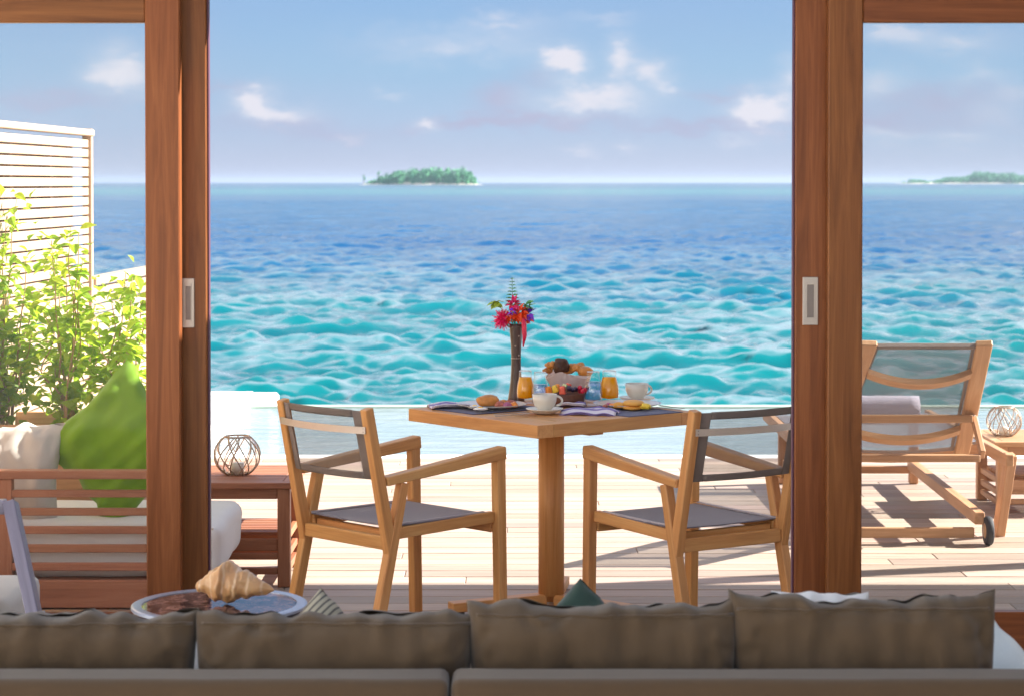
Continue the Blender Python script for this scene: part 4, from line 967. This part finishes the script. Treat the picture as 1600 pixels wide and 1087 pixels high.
def cup(c, label, rz):
    s = .044; root = empty('coffee_cup', (c[0], c[1], ZT + .013), rz, label, 'cup', 'cream coffee cups with saucers')
    lathe('bowl', [(0, .0), (s * .55, 0), (s * .58, .004), (s * .85, .018), (s, .036), (s * 1.04, .061), (s * 1.0, .061), (s * .95, .037), (s * .8, .020), (s * .5, .007), (0, .006)], M['ceramic'], root, seg=36)
    fin('handle', tube_bm([(s * .94 + .024 * math.sin(t), 0, .035 + .018 * math.cos(t)) for t in [math.pi * k / 12 for k in range(13)]], .0042, 8), M['ceramic'], root, smooth=True)
    lathe('coffee', [(0, .050), (s * .985, .050)], M['bread_dark'], root, seg=30)
q = on(851, 646, ZT); cup((q.x, q.y), 'cream coffee cup at the near corner of the table', R(5)); plate((q.x, q.y), .070, 'cream saucer at the near corner of the table', 'saucer', ZT + .0028)
q = on(995, 628, ZT); cup((q.x, q.y), 'cream coffee cup behind the right plate', R(25)); plate((q.x, q.y), .070, 'cream saucer behind the right plate', 'saucer', ZT + .0028)
cutlery(1022, 623.5, 985, 627, 'teaspoon', 'teaspoon on the saucer behind the right plate')
def glass(px, py, hh, r, full, m, label, name, cat='glass'):
    q = on(px, py, ZT); root = empty(name, (q.x, q.y, ZT + .0005), 0, label, cat, 'tall glasses on the breakfast table')
    def R_(t): return r * (.78 + .27 * math.sin(math.pi * min(1, t * 1.05 + .12) ** 1.0) - .06 * t)
    ts = [k / 12 for k in range(13)]
    prof = [(0, 0)] + [(R_(t), t * hh) for t in ts] + [(R_(t) - .0018, t * hh) for t in ts[::-1] if t * hh > .014] + [(0, .014)]
    lathe('glass_body', prof, M['glass'], root, seg=32)
    fin('rim', tube_bm([(r * 0 + (R_(1) - .0009) * math.cos(t), (R_(1) - .0009) * math.sin(t), hh) for t in [2 * math.pi * k / 30 for k in range(30)]], .0013, 5, closed=True), M['glass_rim_glint'], root, smooth=True)
    tf = [t for t in ts if .016 < t * hh < full * hh] + [full]
    lathe('drink', [(0, .0155)] + [(R_(t) - .003, max(.0155, t * hh)) for t in tf] + [(0, full * hh)], m, root, seg=30)
M['glass_rim_glint'] = plain('glass_rim_glint', (.85, .88, .92), .1, spec=1.0, var=.02)  # opaque pale ring: white light edge of the glass put into colour
M['water'] = thin_glass('drinking_water', (.66, .64, .78), refl=1.6, ior=1.45)  # violet tint stands in for dark refraction in the glass
glass(821, 629, .125, 0.0336, .80, M['juice'], 'glass of orange juice beside the vase', 'juice_glass'); glass(844, 631, .124, 0.0325, .62, M['water'], 'water glass beside the left orange juice', 'water_glass')
glass(927, 632, .128, 0.0347, .70, M['water'], 'water glass in front of the right orange juice', 'water_glass'); glass(952, 629, .125, 0.0370, .80, M['juice'], 'glass of orange juice beside the right coffee cup', 'juice_glass')
# vase with flowers
VB = Vector((.016, 8.80, ZT))
def ribbed():
    m, nt, b, out = mat('dark_ribbed_vase'); L = nt.links.new; tc = nd(nt, 'ShaderNodeTexCoord')
    n = nd(nt, 'ShaderNodeTexNoise', i_Scale=4.0, i_Detail=3.0); mp = nd(nt, 'ShaderNodeMapping'); mp.inputs['Scale'].default_value = (30, 30, .6); L(tc.outputs['Object'], mp.inputs[0]); L(mp.outputs[0], n.inputs['Vector'])
    L(mixc(nt, n.outputs[0], (.02, .010, .010), (.13, .08, .065)), b.inputs['Base Color']); b.inputs['Roughness'].default_value = .35; return m
M['vase'] = ribbed()
root = empty('flower_vase', VB, 0, 'tall dark brown ribbed vase with a pinched waist', 'vase')
vh = .302
def vr(t): return .0345 - .0145 * math.sin(math.pi * (t * .88) ** .85) - .002 * t - .004 * max(0, t - .9) * 10 * .2
ts = [k / 20 for k in range(21)]; bm = lathe_bm([(0, 0)] + [(vr(t), t * vh) for t in ts] + [(vr(t) - .004, t * vh) for t in ts[::-1][:10]] + [(0, vh * .5)], 36)
fin('vase_body', bm, M['vase'], root, None, True)
fin('waist_ring', tube_bm([((vr(.56) + .0005) * math.cos(t), (vr(.56) + .0005) * math.sin(t), vh * .56) for t in [2 * math.pi * k / 30 for k in range(30)]], .0014, 5, closed=True), M['strap'], root)
for k, (a, t) in enumerate(((-1.1, .85), (-1.7, .72), (-1.0, .60), (.4, .8), (2, .7))):
    bm = bmesh.new(); bmesh.ops.create_icosphere(bm, subdivisions=2, radius=.0032); fin('stud', bm, M['strap'], root, Matrix.Translation((vr(t) * math.cos(a), vr(t) * math.sin(a), vh * t)), True)
food('petal_pink', (.80, .02, .16)); food('petal_orange', (.90, .10, .02)); food('petal_purple', (.22, .03, .60)); food('petal_red', (.72, .02, .08)); food('stem_green', (.10, .26, .06)); food('leaf_green', (.12, .36, .12)); food('leaf_lime', (.36, .46, .05))
def fl(px, py, dy=0): return at(px, py, VB.y + dy)
def flower_root(name, p, label): return empty(name, p, 0, label, 'flower', 'flowers standing in the vase')
def stem_to(root, p, m='stem_green', r=.0016):
    a = VB + Vector((0, 0, vh * .8)) - p; fin('stem', tube_bm([a, a * .5 + Vector((0, 0, .01)), (0, 0, 0)], r, 5), M[m], root, smooth=True)
rg = random.Random(12)
p = fl(785, 499); fr = flower_root('spiky_flower', p, 'round spiky pink flower head left of the vase mouth'); stem_to(fr, p)
bm = bmesh.new()
for k in range(150):
    d = Vector((rg.gauss(0, 1), rg.gauss(0, 1), rg.gauss(0, 1))).normalized(); L_ = .040 * rg.uniform(.7, 1.1); d2 = (d + Vector((rg.uniform(-.3, .3), 0, rg.uniform(-.5, .1)))).normalized()
    tube_bm([d * .006, d * L_ * .6, d * L_ * .6 + d2 * L_ * .5], [.0014, .0024, .0012], 4, bm)
tag(fin('petal', bm, M['petal_pink'], fr), kind='stuff')
p = fl(785, 487, .005)
for nm, px, py, dy, m_, s, n, lb in (('ruffled_flower', 811, 489, -.012, 'petal_orange', .036, 44, 'orange ruffled flower above the vase mouth'), ('ruffled_flower', 822, 493, .01, 'petal_orange', .032, 36, 'small orange flower at the right of the bouquet'), ('ruffled_flower', 803, 476, .0, 'petal_pink', .030, 30, 'coral pink flower at the top of the bouquet'), ('ruffled_flower', 797, 494, -.01, 'petal_orange', .028, 28, 'orange bloom beside the spiky pink head'),
                                 ('orchid_flower', 801, 487, -.03, 'petal_purple', .019, 14, 'small purple orchid in the middle of the bouquet'), ('orchid_flower', 827, 491, -.01, 'petal_purple', .029, 16, 'purple orchid at the right side of the bouquet')):
    p = fl(px, py, dy); fr = flower_root(nm, p, lb); stem_to(fr, p)
    for k in range(n):
        d = Vector((rg.gauss(0, 1), rg.gauss(0, 1), rg.gauss(0, .9))).normalized(); Mx = rnd_leaf_matrix(d * s * .25, d, s * rg.uniform(.8, 1.1), rg)
        b2 = leaf_bm(None, Mx, 1, .3); fin('petal', b2, M[m_], fr)
p = fl(816, 500, -.02); fr = flower_root('hanging_flower', p, 'red tassels of hanging flower drooping down the vase')
for k in range(3): fin('tassel', tube_bm([(-.012 + k * .002, 0, .012), (-.0 + k * .003, -.01, .004), (.003 + k * .004, -.014, -.02), (.006 + k * .0035, -.013, -.06), (.004 + k * .003, -.012, -.105 + .012 * k)], [.004, .0056, .006, .0055, .003], 7), M['petal_red'], fr, smooth=True)
p = fl(801, 480, .01); fr = flower_root('fern_sprig', p, 'upright green fern sprig at the top of the bouquet'); tip = fl(800, 433, .0) - p
fin('stem', tube_bm([Vector((0, 0, -.06)), Vector((0, 0, 0)), tip], .0012, 5), M['stem_green'], fr)
for k in range(9):
    t = k / 9 + .05; c_ = tip * t; s = .034 * (1.05 - t * .8)
    for sd in (-1, 1): fin('leaflet', leaf_bm(None, Matrix.Translation(c_) @ Matrix.Rotation(R(0 if sd > 0 else 180), 4, 'Z') @ Matrix.Rotation(R(-12), 4, 'Y') @ Matrix.Rotation(R(25), 4, 'X'), s, .1), M['leaf_green'], fr)
for (px, py, m_, n, ang, lb) in ((780, 477, 'leaf_lime', 9, 160, 'lime leaf cluster left of the bouquet'), (822, 478, 'leaf_green', 10, 25, 'feathery green sprig right of the bouquet')):
    p = fl(px, py); fr = flower_root('leaf_sprig', p, lb); stem_to(fr, p)
    for k in range(n):
        Mx = rnd_leaf_matrix(Vector((rg.uniform(-.016, .016), rg.uniform(-.01, .01), rg.uniform(-.01, .012))), Vector((math.cos(R(ang)), -.3, .1)), .036, rg); fin('leaflet', leaf_bm(None, Mx, 1, .2), M[m_], fr)
# pastry basket and fruit bowl
bk = on(887, 622, ZT); bk = Vector((.225, 8.83, ZT))
root = empty('bread_basket', bk, 0, 'bread basket lined with a pinkish white cloth', 'basket')
lathe('basket_bowl', [(0, 0), (.05, 0), (.07, .03), (.082, .055), (.079, .055), (.066, .03), (.047, .005), (0, .005)], M['dark_wood'], root)
def cl(u, v):
    a = u * 2 * math.pi; t = v; r = .05 + .040 * t + .004 * math.sin(a * 5 + t * 4); r = max(r, .056 + .032 * t)
    return Vector((r * math.cos(a), r * math.sin(a) , .006 + .098 * t + .012 * t * math.sin(a * 3 + 1)))
M['basket_cloth'] = fabric('linen_liner', (.72, .62, .60), fold=.5, trl=.25)
bm = grid_bm(cl, 48, 8); bmesh.ops.remove_doubles(bm, verts=bm.verts, dist=.0001); fin('cloth_liner', bm, M['basket_cloth'], root, None, True)
zc = bk.z + .098
for px, py, s, rz, lb, kind in ((869, 569, .044, .4, 'golden croissant at the top left of the basket', 'c'), (858, 577, .032, 1.2, 'small pastry at the left rim of the basket', 'c'), (877, 571, .029, 0, 'dark chocolate muffin at the top of the basket', 'm'), (897, 573, .040, -.4, 'golden croissant right of the muffin', 'c'), (907, 570, .030, .9, 'curled pastry behind the right croissant', 'c'), (914, 579, .027, .3, 'small brown roll at the right rim of the basket', 'r'), (888, 578, .02, .3, 'small roll in the middle of the basket', 'r')):
    s *= 1.14; p = at(px, py, bk.y + rg.uniform(-.03, .03) - (.03 if kind == 'm' else 0))
    if kind == 'c': croissant(p - Vector((0, 0, s * .35)), s, rz, lb)
    elif kind == 'm': lump('muffin', p - Vector((0, 0, s * .75)), s, s, s, M['bread_dark'], lb, 'pastry', 0, 3, .25)
    else: lump('bread_roll', p - Vector((0, 0, s * .6)), s, s * .8, s * .7, M['bread'], lb, 'pastry', rz, 8, .15)
bw = on(884, 633, ZT); bw = Vector((.206, 8.66, ZT))
tag(lathe('fruit_bowl', [(0, 0), (.062, 0), (.074, .012), (.078, .045), (.073, .045), (.068, .014), (.056, .006), (0, .006)], M['dark_wood'], None, Matrix.Translation(bw), seg=40), 'dark wooden bowl of cut fruit at the middle of the table', 'bowl')
for px, py, dy, mm, s, lb in ((857, 607, .0, 'papaya', .019, 'orange papaya chunk at the left of the fruit bowl'), (867, 605, -.02, 'pineapple', .019, 'yellow pineapple chunk in the fruit bowl'), (879, 607, -.035, 'melon_red', .021, 'red watermelon chunk at the front of the fruit bowl'), (882, 603, .0, 'melon_green', .018, 'pale melon slice in the fruit bowl'), (888, 602, .012, 'melon_red', .018, 'red watermelon wedge at the back of the fruit bowl'), (871, 603, .03, 'papaya', .018, 'orange papaya chunk at the back of the fruit bowl')):
    p = at(px, py, bw.y + dy); bm = box_bm(-s / 2, s / 2, -s / 2, s / 2, -s * .8, s * .7, s * .14, 2)
    for v in bm.verts: v.co.x *= 1 - .3 * (v.co.z / s)
    tag(fin('fruit_chunk', bm, M[mm], None, Matrix.Translation(p - Vector((0, 0, .004))) @ Matrix.Rotation(rg.uniform(-.4, .4), 4, 'Y') @ Matrix.Rotation(rg.uniform(0, 3), 4, 'Z'), True), lb, 'fruit')
for k in range(10):
    px = 893 + rg.uniform(-5, 21); py = 612 - rg.uniform(-1, 7); red = px > 901; p = at(px, py, bw.y + rg.uniform(-.05, .0))
    bm = bmesh.new(); bmesh.ops.create_icosphere(bm, subdivisions=2, radius=.0095); tag(fin('berry', bm, M['berry_red' if red else 'berry_dark'], None, Matrix.Translation(p), True), 'red berry heaped at the right side of the fruit bowl' if red else 'dark berry heaped in the middle of the fruit bowl', 'berry', 'red berries in the fruit bowl' if red else 'dark berries in the fruit bowl')

# ---------------------------------------------------------------- round side table with shell
def marble():
    m, nt, b, out = mat('dark_polished_top'); L = nt.links.new; tc = nd(nt, 'ShaderNodeTexCoord'); n = nd(nt, 'ShaderNodeTexNoise', i_Scale=26.0, i_Detail=8.0, i_Roughness=.7, i_Distortion=1.0); L(tc.outputs['Object'], n.inputs['Vector'])
    rp = nd(nt, 'ShaderNodeValToRGB'); L(n.outputs[0], rp.inputs[0]); e = rp.color_ramp.elements; e[0].position = .42; e[0].color = (.03, .018, .02, 1); e[1].position = .66; e[1].color = (.42, .22, .17, 1)
    L(rp.outputs[0], b.inputs['Base Color']); b.inputs['Roughness'].default_value = .06; b.inputs['Specular IOR Level'].default_value = .22; return m
M['top_stone'] = marble(); M['rim_metal'] = plain('pale_metal_rim', (.42, .45, .55), .3, .5, var=.04); M['dark_brown'] = plain('dark_lacquer', (.05, .02, .02), .3)
rc = at(343, 941, 5.9); root = empty('round_side_table', (rc.x, 5.9, 0), 0, 'small round side table with dark glossy top and pale rim', 'side table'); rr_ = .231; zt = rc.z
lathe('table_top', [(0, zt - .004), (rr_ * .88, zt - .004), (rr_ * .88, zt - .012), (0, zt - .012)], M['top_stone'], root, seg=64, smooth=False)
lathe('rim', [(rr_ * .882, zt - .012), (rr_ * .884, zt - .002), (rr_ * .98, zt - .001), (rr_, zt - .003), (rr_, zt - .010), (rr_ * .9, zt - .013)], M['rim_metal'], root, seg=64, smooth=False)
lathe('apron', [(0, zt - .0135), (rr_ * .975, zt - .0135), (rr_ * .955, zt - .06), (0, zt - .06)], M['dark_brown'], root, seg=48)
for k in range(3):
    a = k * 2.094 + .4; beam('leg', (rr_ * .85 * math.cos(a), rr_ * .85 * math.sin(a), .002), (rr_ * .7 * math.cos(a), rr_ * .7 * math.sin(a), zt - .061), .03, .03, M['dark_brown'], root)
def shell_mat():
    m, nt, b, out = mat('conch_shell'); L = nt.links.new; tc = nd(nt, 'ShaderNodeTexCoord')
    w = nd(nt, 'ShaderNodeTexWave', wave_type='BANDS', bands_direction='X', i_Scale=9.0, i_Distortion=4.0, i_Detail=3.0); L(tc.outputs['Object'], w.inputs['Vector'])
    n = nd(nt, 'ShaderNodeTexNoise', i_Scale=16.0, i_Detail=6.0); L(tc.outputs['Object'], n.inputs['Vector'])
    c = mixc(nt, n.outputs[0], (.38, .14, .04), (.80, .50, .24)); r = nd(nt, 'ShaderNodeMapRange'); r.inputs[1].default_value = .86; r.inputs[2].default_value = 1.0; r.inputs[4].default_value = .4; L(w.outputs['Fac'], r.inputs[0])
    L(mixc(nt, r.outputs[0], c, (.86, .66, .46)), b.inputs['Base Color']); b.inputs['Roughness'].default_value = .32; b.inputs['Subsurface Weight'].default_value = .15; b.inputs['Subsurface Radius'].default_value = (.01, .005, .003)
    bump(nt, b, n.outputs[0], .004, .6); return m
def shell():
    n, ms = 90, 40; L_ = .215
    def f(u, v):
        t = u; st = lambda a0, b0: max(0, min(1, (t - a0) / (b0 - a0))) ** .6
        r = .017 * st(0, .05) + .012 * math.sin(1.5708 * max(0, min(1, (t - .08) / .12))) + .026 * math.sin(1.5708 * max(0, min(1, (t - .14) / .25))) ** 1.3
        if t > .36: r *= max(.0, 1 - (t - .36) / .64) ** .66 * .93 + .07 * (1 - t)
        a = v * 2 * math.pi; rib = .0045 * math.sin(a * 2 + t * 26) * min(1, t * 5) * min(1, (1 - t) * 4) + .0025 * abs(math.sin(t * 21)) * min(1, (1 - t) * 3)
        sh = max(0, math.cos(a - 1.15)) ** 3; rib += sh * (.006 + .007 * max(0, math.sin(t * 46)) ) * min(1, t * 6) * max(0, 1 - t * 1.15)
        x = (t - .46) * L_; k = 1 + .22 * max(0, math.cos(a - .9)); r = max(.0008, r + rib * (r / .05)); r *= 1 + .16 * noise.fractal(Vector((t * 9, math.cos(a) * 1.6, math.sin(a) * 1.6)), 1, 2, 4) + .05 * abs(math.sin(t * 24 + a))
        return Vector((x, r * k * math.cos(a) * .92 + .006 * math.sin(t * 6), r * math.sin(a) * .88 + .012 * math.sin(math.pi * t) - .004 * t))
    bm = grid_bm(f, n, ms); bmesh.ops.remove_doubles(bm, verts=bm.verts, dist=.0002)
    mz = min(v.co.z for v in bm.verts)
    for v in bm.verts: v.co.z = max(v.co.z - mz, .0018) if v.co.z - mz < .006 else v.co.z - mz
    p = at(362, 938, 5.9)
    tag(fin('conch_shell', bm, shell_mat(), None, Matrix.Translation((p.x, 5.9, zt - .0028)) @ Matrix.Rotation(R(-8), 4, 'Z'), True), 'orange conch shell on the round side table', 'shell')
shell()

# ---------------------------------------------------------------- lounge chair at the left
def lounge_chair():
    m = wood('greyed_frame_wood', (.17, .15, .20), (.25, .22, .29), (.33, .30, .38), .3, var=.05)
    a = at(16, 784, 6.25); b = at(54, 962, 6.12); x0 = a.x - .62; root = empty('lounge_chair', ((x0 + a.x) / 2, 6.3, 0), 0, 'lilac grey framed lounge chair at the left edge', 'armchair'); T = Matrix.Translation((-(x0 + a.x) / 2, -6.3, 0))
    def pl_(o): o.matrix_basis = T @ o.matrix_basis; return o
    k = (b - a) / (a.z - b.z)
    foot = a + k * (a.z - .003); up = Vector((0, 1, 0))
    xm = (x0 + a.x) / 2
    for mir_ in (False, True):
        f = (lambda p: Vector((2 * xm - p.x, p.y, p.z))) if mir_ else (lambda p: p)
        pl_(beam('rear_leg', f(foot), f(a), .036, .045, m, root, up=(0, 1, 0)))
        pl_(beam('front_leg', f(Vector((a.x, 6.70, .003))), f(Vector((a.x, 6.70, .30))), .04, .04, m, root))
    pl_(beam('top_rail', (2 * xm - a.x + .012, a.y, a.z - .012), (a.x - .012, a.y, a.z - .012), .036, .04, m, root))
    pl_(beam('seat_rail', (2 * xm - a.x, 6.2, .30), (a.x, 6.2, .30), .03, .05, m, root)); pl_(beam('seat_rail', (2 * xm - a.x, 6.7, .30), (a.x, 6.7, .30), .03, .05, m, root))
    o = fin('back_cushion', roundbox_bm(.56, .09, .46, .02, 3, 8, .004, 2), M['beige_cloth'], root, T @ Matrix.Translation((xm - .012, 6.255, .50)) @ Matrix.Rotation(R(4), 4, 'X'), True)
    fin('seat_cushion', roundbox_bm(.6, .44, .11, .03, 3, 8, .004, 5), M['beige_cloth'], root, T @ Matrix.Translation((xm, 6.5, .38)), True)
lounge_chair()

# ---------------------------------------------------------------- sofa in the foreground
def sofa():
    root = empty('sofa', (0, 4.95, 0), 0, 'taupe upholstered sofa seen from behind across the foreground', 'sofa'); T = Matrix.Translation((0, -4.95, 0))
    xs = at(703, 1070, 4.55).x; zt_ = at(800, 1046, 4.62).z
    for x0, x1 in ((-2.2, xs - .003), (xs + .003, 1.9)):
        fin('back_panel', roundbox_bm(x1 - x0, .13, .52, .018, 3, 16, .002, x0), M['sofa_back'], root, T @ Matrix.Translation(((x0 + x1) / 2, 4.585, zt_ - .26)), True)
    for x0, x1 in ((-2.2, -.663), (-.657, .467), (.473, 1.9)):
        fin('seat_cushion', roundbox_bm(x1 - x0 - .01, .75, .15, .03, 3, 8, .004, x0), M['sofa'], root, T @ Matrix.Translation(((x0 + x1) / 2, 5.06, .34)), True)
    fin('base', box_bm(-2.2, 1.9, -.4, .4, .08, .255, .01), M['sofa_back'], root, T @ Matrix.Translation((0, 5.05, 0)))
    for xa in (-2.1, 1.8):
        for ya in (4.7, 5.4): fin('leg', box_bm(-.03, .03, -.03, .03, .001, .08), M['dark_brown'], root, T @ Matrix.Translation((xa, ya, 0)))
sofa()
YC = 4.765
def cush(pa, pb, top, label, seed, t=.17, ear=.0, rot=0):
    xa, xb = at(pa, 950, YC).x, at(pb, 950, YC).x; zt2 = at(800, top, YC).z; zb2 = .418; h = zt2 - zb2
    pillow('sofa_cushion', ((xa + xb) / 2, YC + .02, (zt2 + zb2) / 2), (R(-5), R(rot), 0), (xb - xa) * 1.02, h * 1.02, t, M['sofa'], label, 'cushion', 'taupe back cushions on the sofa', seed, .015, .035, .30, 70, ear, piping=.43)
cush(-120, 303, 962, 'leftmost taupe back cushion on the sofa', 3)
cush(305, 737, 962, 'taupe back cushion below the shell table', 8)
cush(733, 1152, 948, 'taupe back cushion in front of the table pedestal', 14, ear=.008)
cush(1144, 1556, 938, 'rightmost taupe back cushion with pointed corners', 22, ear=.014)
M['stripe_cloth'] = striped('grey_striped_fabric', (.38, .34, .25), (.10, .085, .075), 22, 'X')
def diamond(px, py, Y, s, m, label, seed, lean=-18, rot=45, rz=0):
    p = at(px, py, Y); d = s * .5 * math.sqrt(2); 
    pillow('throw_pillow', (p.x, p.y - d * math.sin(R(-lean)) * .5, p.z - d * math.cos(R(lean)) + .006), (R(lean), R(rot), rz), s, s, .11, m, label, 'pillow', None, seed, .006, .06, .6)
diamond(505, 925, 5.25, .23, M['stripe_cloth'], 'grey and yellow striped pillow corner beside the shell table', 3, rot=42)
diamond(907, 910, 5.25, .25, M['teal_cloth'], 'dark teal pillow corner behind the sofa cushions', 6)
M['pale_cloth'] = fabric('pale_blue_white_fabric', (.72, .78, .80), fold=.2, var=.04)
diamond(1548, 965, 4.98, .36, M['pale_cloth'], 'pale blue white pillow corner at the right end of the sofa', 9, rot=45)
pillow('throw_pillow', (at(1285, 931, 5.0).x, 5.02, at(1285, 928, 5.0).z - .15), (R(-8), R(0), 0), .22, .30, .10, M['white_cloth'], 'white pillow peeping over the rightmost sofa cushion', seed=15, pinch=.03)
pillow('throw_pillow', (at(312, 931, 5.0).x, 5.0, .455), (R(-6), 0, 0), .2, .28, .09, M['white_cloth'], 'white pillow seen in the gap between the two left cushions', seed=17, pinch=.03)
pillow('throw_pillow', (at(1135, 931, 5.0).x, 5.0, .52), (R(-6), 0, 0), .2, .24, .09, M['white_cloth'], 'white pillow seen in the gap between the two right cushions', seed=19, pinch=.03)

# ---------------------------------------------------------------- sea air
HAZE = 6e-5
def haze():
    m = bpy.data.materials.new('sea_haze'); m.use_nodes = True; nt = m.node_tree; nt.nodes.clear(); out = nd(nt, 'ShaderNodeOutputMaterial')
    v = nd(nt, 'ShaderNodeVolumePrincipled'); v.inputs['Color'].default_value = (.48, .60, .80, 1); v.inputs['Density'].default_value = HAZE; v.inputs['Anisotropy'].default_value = .2
    nt.links.new(v.outputs[0], out.inputs['Volume'])
    tag(fin('haze', box_bm(-24000, 24000, -4000, 20000, -3.4, 34), m), 'thin sea haze that pales the far islands', kind='stuff')
haze()
